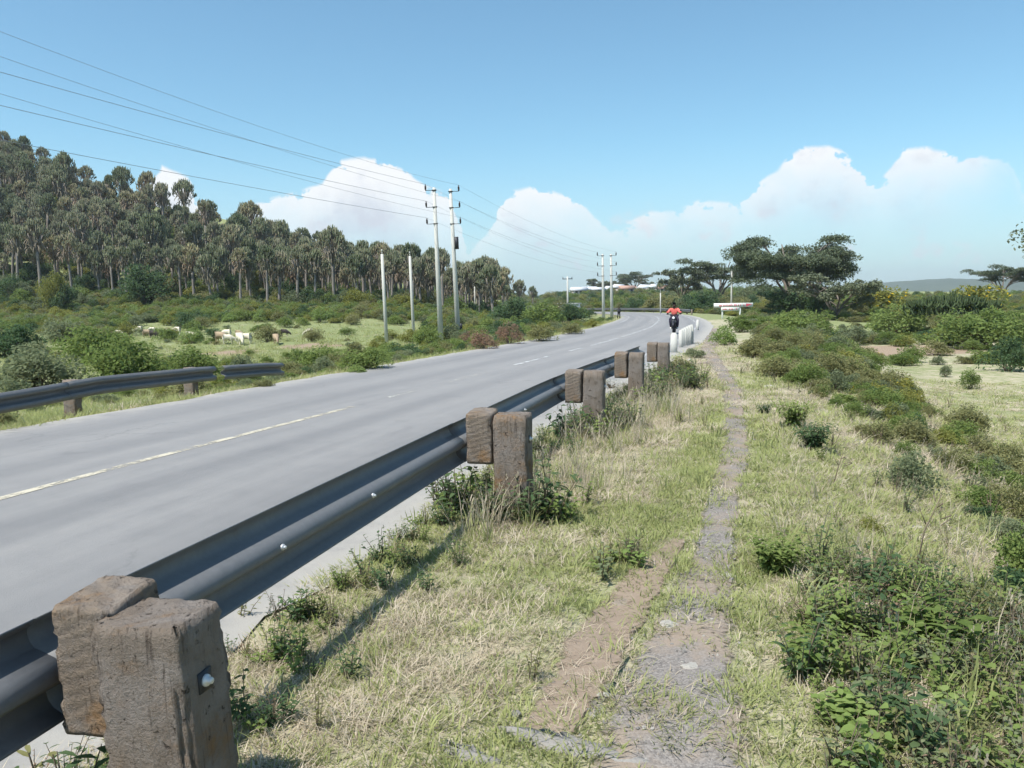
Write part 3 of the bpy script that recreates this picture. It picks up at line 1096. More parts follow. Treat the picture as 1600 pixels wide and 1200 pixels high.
# ------------------------------------------------------------------ plants: mesh library
def leaf_quads(centres, size, up=0.4, r=rng, aspect=.55):
    n = len(centres)
    nrm = r.normal(size=(n, 3))
    nrm[:, 2] = np.abs(nrm[:, 2]) + up
    nrm /= np.linalg.norm(nrm, axis=1, keepdims=True)
    a = np.cross(nrm, r.normal(size=(n, 3)))
    a /= np.linalg.norm(a, axis=1, keepdims=True) + 1e-9
    b = np.cross(nrm, a)
    s = size * r.uniform(.6, 1.35, n)[:, None]
    c = np.asarray(centres)
    V = np.stack([c - a * s, c + b * s * aspect + nrm * s * .15, c + a * s, c - b * s * aspect + nrm * s * .15], 1).reshape(-1, 3)
    f = np.arange(n * 4).reshape(-1, 4)
    return V, f


def shrub_mesh(name, mat, seed, n=1100, leaf=.085, clumps=16, flat=.8, twigs=True, stems=14, open_=.0, petals=None, npet=0):
    """unit shrub: about 1 m in radius and 2*flat high, foot at z = 0"""
    r = np.random.default_rng(seed)
    u = r.normal(size=(clumps, 3))
    u /= np.linalg.norm(u, axis=1, keepdims=True)
    u[:, 2] = np.abs(u[:, 2]) * 1.0 - .15
    cc = u * r.uniform(.35, .82, (clumps, 1))
    cr = r.uniform(.22, .42, clumps)
    k = r.integers(0, clumps, n)
    v = r.normal(size=(n, 3))
    v /= np.linalg.norm(v, axis=1, keepdims=True)
    v[:, 2] = np.where(r.random(n) < .7, np.abs(v[:, 2]), v[:, 2])
    P = cc[k] + v * (cr[k] * r.uniform(.45, 1.1, n) ** .6)[:, None]
    P[:, 2] = (P[:, 2] + .25) * flat * 1.35
    P[:, 2] = np.maximum(P[:, 2], r.uniform(.0, .1, n))
    mb = MB()
    V, f = leaf_quads(P, leaf, .35, r)
    mb.add(V, f)
    me_leaf = None
    fl = mb.mesh(name, mat)
    fl.materials.append(M['twig'])
    if twigs:
        tb = MB()
        for i in range(stems):
            e = cc[i % clumps] * r.uniform(.8, 1.05)
            e[2] = (e[2] + .25) * flat * 1.3
            b0 = np.array([r.uniform(-.1, .1), r.uniform(-.1, .1), -.08])
            mid = (b0 + e) * .5 + np.array([0, 0, .12])
            tb.tube([b0, mid, e], [.022, .015, .006], 4, caps=False)
        allv = np.concatenate([np.concatenate(mb.v), np.concatenate(tb.v)])
        f2 = np.concatenate(tb.f4) + mb.n
        fl = mesh_np(name, allv, np.concatenate([f, f2]), mat)
        fl.materials.append(M['twig'])
        mi = np.zeros(len(f) + len(f2), dtype=np.int32)
        mi[len(f):] = 1
        if npet and petals is not None:
            kk = r.choice(len(f), npet, replace=False)
            mi[kk] = 2
            fl.materials.append(petals)
        fl.polygons.foreach_set('material_index', mi)
    return fl


SH = {}
for key, mt in (('green', 'leaf_green'), ('dark', 'leaf_dark'), ('grey', 'leaf_grey'), ('yellow', 'leaf_yellow'), ('olive', 'leaf_olive'), ('bright', 'leaf_bright'), ('dry', 'leaf_dry')):
    SH[key] = [shrub_mesh('shrub', M[mt], 100 + 7 * q + hash(key) % 1 + len(key) * 13, 2700 if key != 'dry' else 1700, .050, 19 + 4 * q, .72 + .1 * q) for q in range(3)]
SH['flower'] = [shrub_mesh('shrub', M['leaf_yellow'], 301 + q, 2500, .050, 19, .7, petals=M['petal_yellow'], npet=110) for q in range(2)]
SH['white'] = [shrub_mesh('shrub', M['leaf_white'], 330, 420, .05, 12, .7, stems=40)]
# finer-leaved versions for bushes close to the camera
SHN = {}
for key, mt in (('green', 'leaf_green'), ('dark', 'leaf_dark'), ('grey', 'leaf_grey'), ('olive', 'leaf_olive'), ('yellow', 'leaf_yellow')):
    SHN[key] = [shrub_mesh('shrub', M[mt], 400 + 11 * q + len(key) * 5, 4200, .044, 30, .75, stems=26) for q in range(2)]


def blade_leaf(mb, base, direc, length, width, droop, r, fold=.25):
    """one lance-shaped leaf, bent along its length and folded on the midrib"""
    d = np.asarray(direc, float)
    d /= np.linalg.norm(d) + 1e-9
    side = np.cross(d, (0, 0, 1.0))
    if np.linalg.norm(side) < .05: side = np.array([1.0, 0, 0])
    side /= np.linalg.norm(side)
    up = np.cross(side, d)
    t = np.array([0, .3, .65, 1.0])
    wd = np.array([.12, 1.0, .8, .02]) * width * .5
    c = base + d * (t * length)[:, None] + np.array([0, 0, -1.0]) * (droop * length * t ** 2)[:, None]
    L = c - side * wd[:, None] + up * (wd * fold)[:, None]
    R = c + side * wd[:, None] + up * (wd * fold)[:, None]
    V = np.stack([L, c, R], 1).reshape(-1, 3)
    f = []
    for i in range(3):
        a = i * 3
        f += [[a, a + 1, a + 4, a + 3], [a + 1, a + 2, a + 5, a + 4]]
    mb.add(V, f)


def weed_mesh(name, mat, seed, stems=7, h=.35, per=9, ll=.10, lw=.03, spread=.5, droop=.35, up=.5):
    r = np.random.default_rng(seed)
    mb, tb = MB(), MB()
    for s in range(stems):
        a = r.uniform(0, 2 * np.pi)
        hh = h * r.uniform(.55, 1.1)
        lean_ = spread * r.uniform(.1, 1.0)
        b0 = np.array([math.cos(a), math.sin(a), 0]) * .03
        e = b0 + np.array([math.cos(a) * lean_ * hh, math.sin(a) * lean_ * hh, hh])
        mid = (b0 + e) / 2 + np.array([-math.cos(a), -math.sin(a), .4]) * .05 * hh
        pts = np.array([b0 - (0, 0, .03), mid, e])
        tb.tube(pts, [.005, .004, .002], 3, caps=False)
        for q in range(per):
            t = (q + .8) / per
            p = (1 - t) ** 2 * b0 + 2 * t * (1 - t) * mid + t * t * e
            az_ = q * 2.4 + r.uniform(-.4, .4)
            d = np.array([math.cos(az_), math.sin(az_), up * r.uniform(.2, 1.4)])
            blade_leaf(mb, p, d, ll * r.uniform(.6, 1.15) * (1.1 - .4 * t), lw * r.uniform(.7, 1.2), droop * r.uniform(.4, 1.4), r)
    allv = np.concatenate(mb.v + tb.v)
    f1 = np.concatenate(mb.f4)
    f2 = np.concatenate(tb.f4) + mb.n
    me = mesh_np(name, allv, np.concatenate([f1, f2]), mat)
    me.materials.append(M['twig'])
    mi = np.zeros(len(f1) + len(f2), dtype=np.int32)
    mi[len(f1):] = 1
    me.polygons.foreach_set('material_index', mi)
    return me


def tuft_mesh(name, mat, seed, n=14, h=.08, rad=.05, lay=.6, wid=.004, seedhead=0):
    r = np.random.default_rng(seed)
    mb = MB()
    for i in range(n):
        a, q = r.uniform(0, 2 * np.pi), rad * math.sqrt(r.random())
        b = np.array([math.cos(a) * q, math.sin(a) * q, -.008])
        a2 = a + r.normal() * 1.0
        L = h * r.uniform(.5, 1.25)
        l_ = lay * r.uniform(.3, 1.5)
        d = np.array([math.cos(a2) * l_, math.sin(a2) * l_, 1.0])
        d /= np.linalg.norm(d)
        s = np.array([-math.sin(a2), math.cos(a2), 0]) * wid * r.uniform(.7, 1.3)
        m1 = b + d * L * .55
        bend = np.array([math.cos(a2), math.sin(a2), -.6]) * L * .2 * r.uniform(0, 1.3)
        e = b + d * L + bend
        mb.add(np.array([b - s, b + s, m1 + s * .8, m1 - s * .8, e]), [[0, 1, 2, 3]], [[3, 2, 4]])
        if seedhead and i % seedhead == 0:
            for z in range(4):
                c = e + np.array([r.uniform(-.006, .006), r.uniform(-.006, .006), -z * .012])
                mb.add(np.array([c - s * 1.6, c + (0, 0, .012), c + s * 1.6, c - (0, 0, .012)]), [[0, 1, 2, 3]])
    return mb.mesh(name, mat)


# ------------------------------------------------------------------ scatter ("stuff"): one object each
def hidden_collection(name, meshes):
    c = bpy.data.collections.new(name)
    for i, me in enumerate(meshes):
        c.objects.link(bpy.data.objects.new('%s_%02d' % (name, i), me))
    return c


def scatter(name, P, rz, scl, idx, coll, label, cat, tilt=.12, r=rng):
    n = len(P)
    me = bpy.data.meshes.new(name)
    me.vertices.add(n)
    me.vertices.foreach_set('co', np.asarray(P, np.float32).ravel())
    a = me.attributes.new('rot', 'FLOAT_VECTOR', 'POINT')
    R = np.column_stack([r.normal(size=n) * tilt, r.normal(size=n) * tilt, rz]).astype(np.float32)
    a.data.foreach_set('vector', R.ravel())
    a = me.attributes.new('scl', 'FLOAT_VECTOR', 'POINT')
    S = np.asarray(scl, np.float32)
    if S.ndim == 1: S = np.repeat(S[:, None], 3, 1)
    a.data.foreach_set('vector', S.ravel())
    a = me.attributes.new('idx', 'INT', 'POINT')
    a.data.foreach_set('value', np.asarray(idx, np.int32))
    o = link(name, me)
    ng = bpy.data.node_groups.new(name + '_scatter', 'GeometryNodeTree')
    ng.interface.new_socket('Geometry', in_out='INPUT', socket_type='NodeSocketGeometry')
    ng.interface.new_socket('Geometry', in_out='OUTPUT', socket_type='NodeSocketGeometry')
    gi, go = ng.nodes.new('NodeGroupInput'), ng.nodes.new('NodeGroupOutput')
    ci = ng.nodes.new('GeometryNodeCollectionInfo')
    ci.inputs['Collection'].default_value = coll
    ci.inputs['Separate Children'].default_value = True
    ci.inputs['Reset Children'].default_value = True
    ip = ng.nodes.new('GeometryNodeInstanceOnPoints')
    ip.inputs['Pick Instance'].default_value = True

    def attr(nm, ty):
        k = ng.nodes.new('GeometryNodeInputNamedAttribute')
        k.data_type = ty
        k.inputs['Name'].default_value = nm
        return k.outputs[0]
    ng.links.new(gi.outputs[0], ip.inputs['Points'])
    ng.links.new(ci.outputs[0], ip.inputs['Instance'])
    ng.links.new(attr('idx', 'INT'), ip.inputs['Instance Index'])
    ng.links.new(attr('rot', 'FLOAT_VECTOR'), ip.inputs['Rotation'])
    ng.links.new(attr('scl', 'FLOAT_VECTOR'), ip.inputs['Scale'])
    ng.links.new(ip.outputs[0], go.inputs[0])
    md = o.modifiers.new('scatter', 'NODES')
    md.node_group = ng
    tag(o, label, None, None, 'stuff')
    return o


def fan(n, r0, r1, dens, half=.80, heading=0.0, seed=0):
    """random points of the land in front of the camera, thinner with distance"""
    r = np.random.default_rng(seed)
    rr = np.linspace(r0, r1, 400)
    pdf = np.interp(rr, dens[0], dens[1]) * rr
    cdf = np.cumsum(pdf)
    total = np.trapz(pdf, rr) * 2 * half
    n = int(total)
    rad = np.interp(r.random(n), cdf / cdf[-1], rr)
    a = r.uniform(-half, half, n) + heading
    return rad * np.sin(a), rad * np.cos(a), rad


# ------------------------------------------------------------------ grass
tufts = [tuft_mesh('t', M['grass_green'], 1, 24, .045, .08, 1.4, .0022), tuft_mesh('t', M['grass_green'], 2, 22, .06, .08, 1.2, .0024), tuft_mesh('t', M['grass_green'], 3, 16, .09, .07, .9, .003),
         tuft_mesh('t', M['grass_dry'], 4, 24, .06, .09, 3.0, .0018), tuft_mesh('t', M['grass_dry'], 5, 22, .075, .09, 2.2, .0018), tuft_mesh('t', M['grass_dry'], 6, 14, .11, .08, 1.6, .002),
         tuft_mesh('t', M['grass_dry'], 7, 11, .42, .06, .45, .0026, 2), tuft_mesh('t', M['grass_green'], 8, 12, .30, .05, .45, .005)]
c_tuft = hidden_collection('tuft', tufts)
x, y, rad = fan(0, .9, 34, ([0, 4, 8, 14, 24, 34], [900, 620, 280, 110, 30, 12]), .82, .10, 21)
w = offset(x, y)
ok = (w > 3.92 + (fbm(x * 2, y * 2, 3, 4) - .5) * .5) & (w < 30)
dp = near_line(x, y, PATH, PW)
dd = near_line(x, y, DIRT, DW)
q = rng.random(len(x))
jn = (fbm(x * 5, y * 5, 3, 8) - .5) * .34
ok &= ((dp + jn > .0) | (q < .07) | ((rad < 4.6) & (fbm(x * 3, y * 3, 3, 12) > .56))) & ((dd + jn > 0) | (q < .22))
patch = fbm(x * .9, y * .9, 4, 31)
ok &= (q < .45 + 1.1 * patch) | (w > 6.6)
x, y, rad, w, patch = x[ok], y[ok], rad[ok], w[ok], patch[ok]
n = len(x)
gprob = np.clip((fbm(x * .55 + 7, y * .55, 4, 51) - .46) * 5 + .90, .28, .98)
gprob = np.where(w > 6.6, gprob * .72, gprob)
gprob = np.where(w > 10.5, gprob * 0 + .68, gprob)
gprob = np.where((y > 6.5) & (w < 5.6) & (w > 4), gprob * .35, gprob)
isg = rng.random(n) < gprob
pick = rng.random(n)
idx_ = np.where(isg, np.where(pick < .5, 0, np.where(pick < .85, 1, 2)), np.where(pick < .5, 3, np.where(pick < .86, 4, 5)))
tall = rng.random(n)
edge_tall = (np.abs(w - 4.45) < .5) & (tall < .012) & (y > 5)
idx_ = np.where(edge_tall & (pick < .6), 6, np.where(edge_tall, 7, idx_))
lush = (x > 1.5) & (y < 5.6) & (w > 6.6)
idx_ = np.where(lush & (tall < .05), 7, idx_)
idx_ = np.where((w > 6.6) & (w < 10) & (tall > .993), 6, idx_)
sc_ = rng.uniform(.7, 1.3, n) * np.interp(rad, [0, 5, 12, 34], [.9, 1.1, 1.7, 3.0])
sc_ = np.where(idx_ >= 6, rng.uniform(.5, 1.0, n), sc_)
sc_ = np.column_stack([sc_, sc_, sc_ * np.interp(rad, [0, 6, 34], [1, .85, .5])])
scatter('grass', np.column_stack([x, y, T(x, y)]), rng.uniform(0, 6.28, n), sc_, idx_, c_tuft, 'short dry and green grass on the verge beside the path', 'grass')

# grass across the road and over the field
x, y, rad = fan(0, 9, 100, ([0, 14, 30, 60, 100], [60, 60, 14, 2.5, .8]), .75, -.25, 22)
w = offset(x, y)
ok = (w < -3.75 + (fbm(x * 2, y * 2, 3, 4) - .5) * .5) & (x / y > -.75)
x, y, rad, w = x[ok], y[ok], rad[ok], w[ok]
n = len(x)
isg = rng.random(n) < .9
pick = rng.random(n)
idx_ = np.where(isg, np.where(pick < .5, 1, 2), np.where(pick < .6, 4, 5))
sc_ = rng.uniform(.7, 1.3, n) * np.interp(rad, [9, 20, 50, 100], [1.5, 1.9, 3.0, 4.0])
scatter('field_grass', np.column_stack([x, y, T(x, y)]), rng.uniform(0, 6.28, n), sc_, idx_, c_tuft, 'green rough grass across the road and over the left field', 'grass')

# tall dead grass round the posts
pts = []
for (cx, cy, r_, k_) in ((.55, 7.6, .7, 45), (.1, 6.3, .4, 26), (-.25, 5.7, .2, 10), (1.1, 9.7, .7, 70), (1.5, 11.2, .7, 60), (2.2, 13.0, .7, 50), (2.6, 14.6, .6, 70), (2.2, 11.8, .6, 50),
                         (3.6, 17.5, .6, 60)):
    aa, qq = rng.uniform(0, 6.28, k_), np.sqrt(rng.random(k_)) * r_
    pts.append(np.column_stack([cx + np.cos(aa) * qq * .7, cy + np.sin(aa) * qq * 1.2]))
pts = np.vstack(pts)
w = offset(pts[:, 0], pts[:, 1])
pts = pts[w > 4.0]
n = len(pts)
scatter('tall_grass', np.column_stack([pts, T(pts[:, 0], pts[:, 1])]), rng.uniform(0, 6.28, n), rng.uniform(.5, 1.0, n), np.where(rng.random(n) < .6, 6, 7), c_tuft,
        'tall dead grass stalks growing round the guardrail posts', 'grass')

# ------------------------------------------------------------------ low weeds
weeds = [weed_mesh('w', M['leaf_green'], 1, 6, .26, 8, .085, .030), weed_mesh('w', M['leaf_grey'], 2, 7, .22, 8, .07, .022), weed_mesh('w', M['leaf_bright'], 3, 6, .24, 7, .095, .045),
         weed_mesh('w', M['leaf_dark'], 4, 7, .30, 9, .10, .028), weed_mesh('w', M['leaf_green'], 5, 5, .16, 6, .06, .034, .9), weed_mesh('w', M['leaf_olive'], 6, 5, .34, 9, .07, .018, .4),
         weed_mesh('w', M['leaf_dry'], 7, 6, .30, 5, .05, .012, .5)]
c_weed = hidden_collection('weed', weeds)
P_, I_, S_ = [], [], []
r9 = np.random.default_rng(91)
# lush corner on the right
nn = 4200
xx, yy = r9.uniform(.5, 5.2, nn), r9.uniform(1.2, 6.2, nn)
ww = offset(xx, yy)
dens = sstep(5.6, 4.2, yy + (fbm(xx * 1.2, yy * 1.2, 3, 77) - .5) * 3.0) * sstep(.28, .55, near_line(xx, yy, PATH, PW) + (fbm(xx * 2, yy * 2, 3, 70) - .5) * .4)
keep = r9.random(nn) < dens * .75
for a, b in zip(xx[keep], yy[keep]):
    P_.append((a, b))
    I_.append(int(r9.choice([0, 1, 2, 3, 4, 5, 6], p=[.25, .22, .16, .04, .20, .09, .04])))
    S_.append(r9.uniform(.35, .9))
# edge of the pavement and feet of the posts
for yv in np.arange(2.2, 19, .045):
    s_ = s_at_y(yv)
    j = int(np.argmin(np.abs(RS - s_)))
    for _ in range(2):
        wv = 4.10 + r9.normal() * .10 + (.0 if r9.random() < .7 else r9.uniform(0, .5))
        if r9.random() < .7:
            P_.append(tuple(ROAD[j] + RN[j] * wv + r9.normal(size=2) * .05))
            I_.append(int(r9.choice([0, 3, 4, 5, 6], p=[.25, .3, .2, .15, .1])))
            S_.append(r9.uniform(.3, .62))
for (cx, cy, r_, k_) in ((-1.22, 2.18, .16, 16), (-1.4, 2.3, .12, 8), (-.1, 6.05, .22, 9), (.25, 6.15, .2, 5), (-.4, 6.6, .3, 8), (.9, 9.9, .3, 24), (1.3, 10.6, .4, 20), (2.3, 13.6, .4, 20), (3.0, 15.4, .6, 50), (3.5, 17.0, .6, 50)):
    for _ in range(k_):
        a, q_ = r9.uniform(0, 6.28), r_ * math.sqrt(r9.random())
        P_.append((cx + math.cos(a) * q_, cy + math.sin(a) * q_))
        I_.append(int(r9.choice([0, 1, 3, 5], p=[.35, .25, .25, .15])))
        S_.append(r9.uniform(.6, 1.15) * (1 if cy < 5 else 1.2))
# thin scatter on the verge
nn = 900
xx, yy = r9.uniform(0, 14, nn), r9.uniform(2, 24, nn)
ww = offset(xx, yy)
keep = (ww > 4.3) & (ww < 12) & (near_line(xx, yy, PATH, PW) > .12) & (r9.random(nn) < np.where(ww > 7, .6, .16))
for a, b in zip(xx[keep], yy[keep]):
    P_.append((a, b))
    I_.append(int(r9.choice([0, 1, 3, 5, 6], p=[.2, .25, .15, .25, .15])))
    S_.append(r9.uniform(.4, .95))
P_ = np.array(P_)
scatter('weeds', np.column_stack([P_, T(P_[:, 0], P_[:, 1])]), r9.uniform(0, 6.28, len(P_)), np.array(S_), I_, c_weed, 'low leafy weeds at the pavement edge and in the right corner', 'weeds', .2)

# pebbles and gravel on the path
pm = []
for q in range(4):
    bm = bmesh.new()
    bmesh.ops.create_icosphere(bm, subdivisions=1, radius=1)
    for v in bm.verts:
        v.co *= random.uniform(.7, 1.2)
        v.co.z *= .6
    me = bpy.data.meshes.new('pebble')
    bm.to_mesh(me)
    bm.free()
    me.materials.append([M['stone_pale'], M['stone_brown'], M['old_asphalt'], M['old_asphalt']][q])
    pm.append(me)
c_peb = hidden_collection('pebble', pm)
k_ = rng.integers(0, len(PATH), 9000)
k_ = k_[(PATH[k_, 1] > 1.6) & (PATH[k_, 1] < 20)]
q_ = rng.normal(size=len(k_)) * .75
pp = PATH[k_] + PNR[k_] * (PW[k_] * q_)[:, None] + rng.normal(size=(len(k_), 2)) * .05
sel = rng.random(len(pp)) < np.interp(pp[:, 1], [1.6, 4, 8, 20], [1, .9, .4, .12])
pp = pp[sel]
n = len(pp)
sz = np.abs(rng.normal(size=n)) * .005 + .003 + .02 * (rng.random(n) > .993)
scatter('gravel', np.column_stack([pp, T(pp[:, 0], pp[:, 1]) + .012]), rng.uniform(0, 6.28, n), sz, rng.integers(0, 4, n), c_peb, 'loose gravel on the footpath', 'gravel', .4)


# ------------------------------------------------------------------ single stones and litter
def stone_mesh(seed, flat=.5, mat='stone_pale'):
    r = np.random.default_rng(seed)
    bm = bmesh.new()
    bmesh.ops.create_icosphere(bm, subdivisions=3, radius=1)
    off = r.uniform(0, 50)
    for v in bm.verts:
        c = v.co
        d = float(fbm(np.array([c.x * 1.4 + off]), np.array([c.y * 1.4 + c.z * 1.1]), 3, seed)[0]) - .5
        e = float(fbm(np.array([c.x * 5 + off]), np.array([c.y * 5 + c.z * 4]), 3, seed + 4)[0]) - .5
        v.co = c * (1 + d * .9 + e * .22)
        v.co.z = max(-.25, min(.75, v.co.z)) * flat
        v.co.y *= .75
    me = bpy.data.meshes.new('stone')
    bm.to_mesh(me)
    bm.free()
    me.materials.append(M[mat])
    return me


for i, (px, py, wp, fl, mt, lb) in enumerate([
        (1132, 896, 38, .22, 'stone_pale', 'flat white stone slab lying on the gravel path'),
        (1104, 922, 36, .45, 'stone_brown', 'rough brown clod beside the flat white stone'),
        (1046, 978, 34, .5, 'stone_pale', 'rounded pale stone at the grass edge of the path'),
        (1080, 1042, 34, .35, 'stone_pale', 'low pale stone in the grey gravel near the front'),
        (1118, 1046, 22, .35, 'stone_brown', 'small brown stone right of the low pale one'),
        (975, 944, 40, .3, 'stone_brown', 'flat brownish stone on the bare dirt patch'),
        (955, 942, 14, .5, 'stone_pale', 'small pale stone on the left edge of the dirt patch'),
        (1062, 1025, 12, .5, 'stone_pale', 'tiny white stone in the gravel'),
        (1343, 688, 14, .6, 'stone_pale', 'pale rock at the foot of the bush band on the slope'),
        (1428, 822, 24, .35, 'stone_pale', 'pale stone in the dry grass on the right slope'),
        (1456, 842, 14, .4, 'stone_pale', 'smaller pale stone below the one on the right slope'),
        (1202, 602, 16, .5, 'stone_pale', 'white stone by the bushes at the path edge'),
        (1100, 566, 16, .6, 'stone_brown', 'brown boulder standing at the far part of the path'),
        (1077, 560, 10, .7, 'stone_pale', 'white stone in the weeds at the end of the guardrail')]):
    p = hit(px, py + 4)
    s = wp / F_PX * p.y / 2 * 1.05
    o = link('stone', stone_mesh(60 + i, fl, mt), None, (p.x, p.y, p.z + s * fl * .10))
    o.scale = (s, s, s)
    o.rotation_euler = (random.uniform(-.1, .1), random.uniform(-.1, .1), random.uniform(-.5, .5))
    tag(o, lb, 'stone')


def slab(pts_px, lift, label, seed):
    r = np.random.default_rng(seed)
    P = []
    for a, b in zip(pts_px, pts_px[1:] + pts_px[:1]):
        for t in np.linspace(0, 1, 7, endpoint=False):
            h_ = hit(a[0] + (b[0] - a[0]) * t, a[1] + (b[1] - a[1]) * t)
            P.append((h_.x + r.normal() * .008, h_.y + r.normal() * .008, h_.z))
    P = np.array(P)
    zt = P[:, 2].mean() + lift
    n = len(P)
    mb = MB()
    c = P.mean(0)
    top = np.column_stack([P[:, :2], np.full(n, zt) + r.normal(size=n) * .003])
    inn = top + (c - top) * np.array([.12, .12, 0])
    inn[:, 2] = zt + .006
    bot = np.column_stack([P[:, :2] + (P[:, :2] - c[:2]) * .03, np.full(n, zt - .06)])
    V = np.concatenate([bot, top, inn, [[c[0], c[1], zt + .008]]])
    i = np.arange(n)
    j = (i + 1) % n
    f4 = np.concatenate([np.stack([i, j, n + j, n + i], -1), np.stack([n + i, n + j, 2 * n + j, 2 * n + i], -1)])
    f3 = np.stack([2 * n + i, 2 * n + j, np.full(n, 3 * n)], -1)
    mb.add(V, f4, f3)
    o = link('broken_asphalt', mb.mesh('broken_asphalt', M['old_asphalt']))
    tag(o, label, 'asphalt slab')


slab([(780, 1142), (900, 1158), (1010, 1188), (1020, 1199), (960, 1199), (840, 1172)], .012, 'grey remnant of old asphalt at the bottom edge of the verge', 5)
slab([(690, 1165), (730, 1172), (780, 1196), (720, 1199), (695, 1180)], .010, 'small pale broken asphalt piece left of the larger remnant', 6)
slab([(845, 1075), (930, 1062), (1060, 1085), (1100, 1112), (1085, 1138), (960, 1128), (880, 1108)], -.002, 'low grey asphalt patch across the front of the path', 8)
for (px, py, wp, lb) in ((358, 608, 16, 'crumpled white paper litter at the left road edge'), (140, 645, 8, 'small scrap of white litter on the left road shoulder')):
    p = hit(px, py)
    s = wp / F_PX * p.y / 2
    o = link('litter', stone_mesh(90 + wp, .6, 'petal_white'), None, (p.x, p.y, p.z + s * .12))
    o.scale = (s, s, s)
    tag(o, lb, 'litter')

# ------------------------------------------------------------------ single plants close by
def plant(name, me, px, py, wp, label, cat='shrub', group=None, hz=1.0, unit=1.0, p=None):
    if p is None: p = hit(px, py)
    s = wp / F_PX * p.y / 2 / unit
    o = link(name, me, None, (p.x, p.y, p.z - .02))
    o.scale = (s, s, s * hz)
    o.rotation_euler = (0, 0, random.uniform(0, 6.28))
    tag(o, label, cat, group)
    return o


lance = weed_mesh('leafy_shrub', M['leaf_green'], 501, 64, 1.15, 14, .36, .10, .85, .55, .5)
lance2 = weed_mesh('leafy_shrub', M['leaf_dark'], 502, 60, 1.1, 14, .34, .10, .85, .5, .5)
plant('leafy_shrub', lance, 1214, 900, 118, 'dark green bush with drooping lance leaves beside the near path', 'shrub', None, .9)
plant('leafy_shrub', lance2, 1272, 708, 84, 'dark leafy bush on the slope, lower of the two by the path', 'shrub', None, 1.0)
plant('leafy_shrub', lance, 1240, 670, 76, 'dark leafy bush on the slope, upper of the two by the path', 'shrub', None, 1.0)
plant('leafy_shrub', lance2, 1195, 648, 34, 'small bright seedling bush left of the pair on the slope', 'shrub', None, 1.0)
big = weed_mesh('broadleaf_weed', M['leaf_bright'], 511, 12, .8, 8, .34, .16, .8, .4, .5)
plant('broadleaf_weed', big, 1330, 1135, 210, 'bright green broad-leaved weed in the lush corner at lower right', 'weed', None, .75)
plant('broadleaf_weed', big, 1480, 1130, 190, 'bright green weed patch right of the lush corner weed', 'weed', None, .75)
plant('broadleaf_weed', weed_mesh('broadleaf_weed', M['leaf_green'], 513, 22, 1.0, 11, .36, .10, .8, .5, .5), 1450, 1010, 260, 'dark tangled leafy weed at the right edge of the verge', 'weed', None, .6)
plant('broadleaf_weed', weed_mesh('broadleaf_weed', M['leaf_grey'], 514, 22, 1.0, 11, .32, .09, .8, .5, .5), 1545, 980, 200, 'grey-green leafy weed in front of the slope at the right edge', 'weed', None, .65)
plant('broadleaf_weed', weed_mesh('broadleaf_weed', M['leaf_green'], 515, 18, .9, 11, .34, .085, .8, .5, .5), 1260, 1030, 200, 'mid-green spreading weed right of the gravel path', 'weed', None, .6)
plant('broadleaf_weed', big, 440, 1050, 52, 'single broad-leaved seedling at the pavement edge beside the front post', 'weed', None, .8)
pv = weed_mesh('vine', M['leaf_green'], 521, 16, .8, 10, .26, .09, .9, .3, .5)
plant('broadleaf_weed', pv, 120, 1199, 150, 'leafy weed growing at the foot of the front guardrail post', 'weed', None, 1.2, 1.0, Vector((-1.30, 2.12, T(-1.3, 2.12))))
plant('broadleaf_weed', pv, 800, 790, 62, 'leafy weed at the foot of the second guardrail post', 'weed', None, 1.1, 1.0, Vector((.05, 6.08, T(.05, 6.08))))
o = plant('broadleaf_weed', weed_mesh('broadleaf_weed', M['leaf_green'], 522, 10, 1.0, 10, .3, .1, .6, .3, .6), 900, 578, 24, 'green plant sprouting behind the third guardrail post', 'weed', None, 5.2, 1.0, Vector((.74, 10.42, T(.74, 10.42))))

# dry stalk
for (px, py, hh, lb) in ((1430, 890, .5, 'thin bare dead stalk leaning in the grass on the right slope'), (1300, 760, .3, 'short dark dead stalk on the right slope')):
    p = hit(px, py)
    mb = MB()
    mb.tube([(0, 0, -.05), (.05, 0, hh * .5), (.16 * hh * 2, 0, hh)], [.006, .005, .003], 5)
    mb.tube([(.06, 0, hh * .6), (.02, .03, hh * .85)], [.004, .002], 4)
    for q in range(5):
        mb.tube([(.12 * hh * 2 + .01 * q, 0, hh * (.9 - .08 * q)), (.12 * hh * 2 + .03 * q, .03 * (-1) ** q, hh * (.97 - .08 * q))], [.003, .006], 4)
    tag(link('dead_stalk', mb.mesh('dead_stalk', M['twig']), None, p), lb, 'stalk')

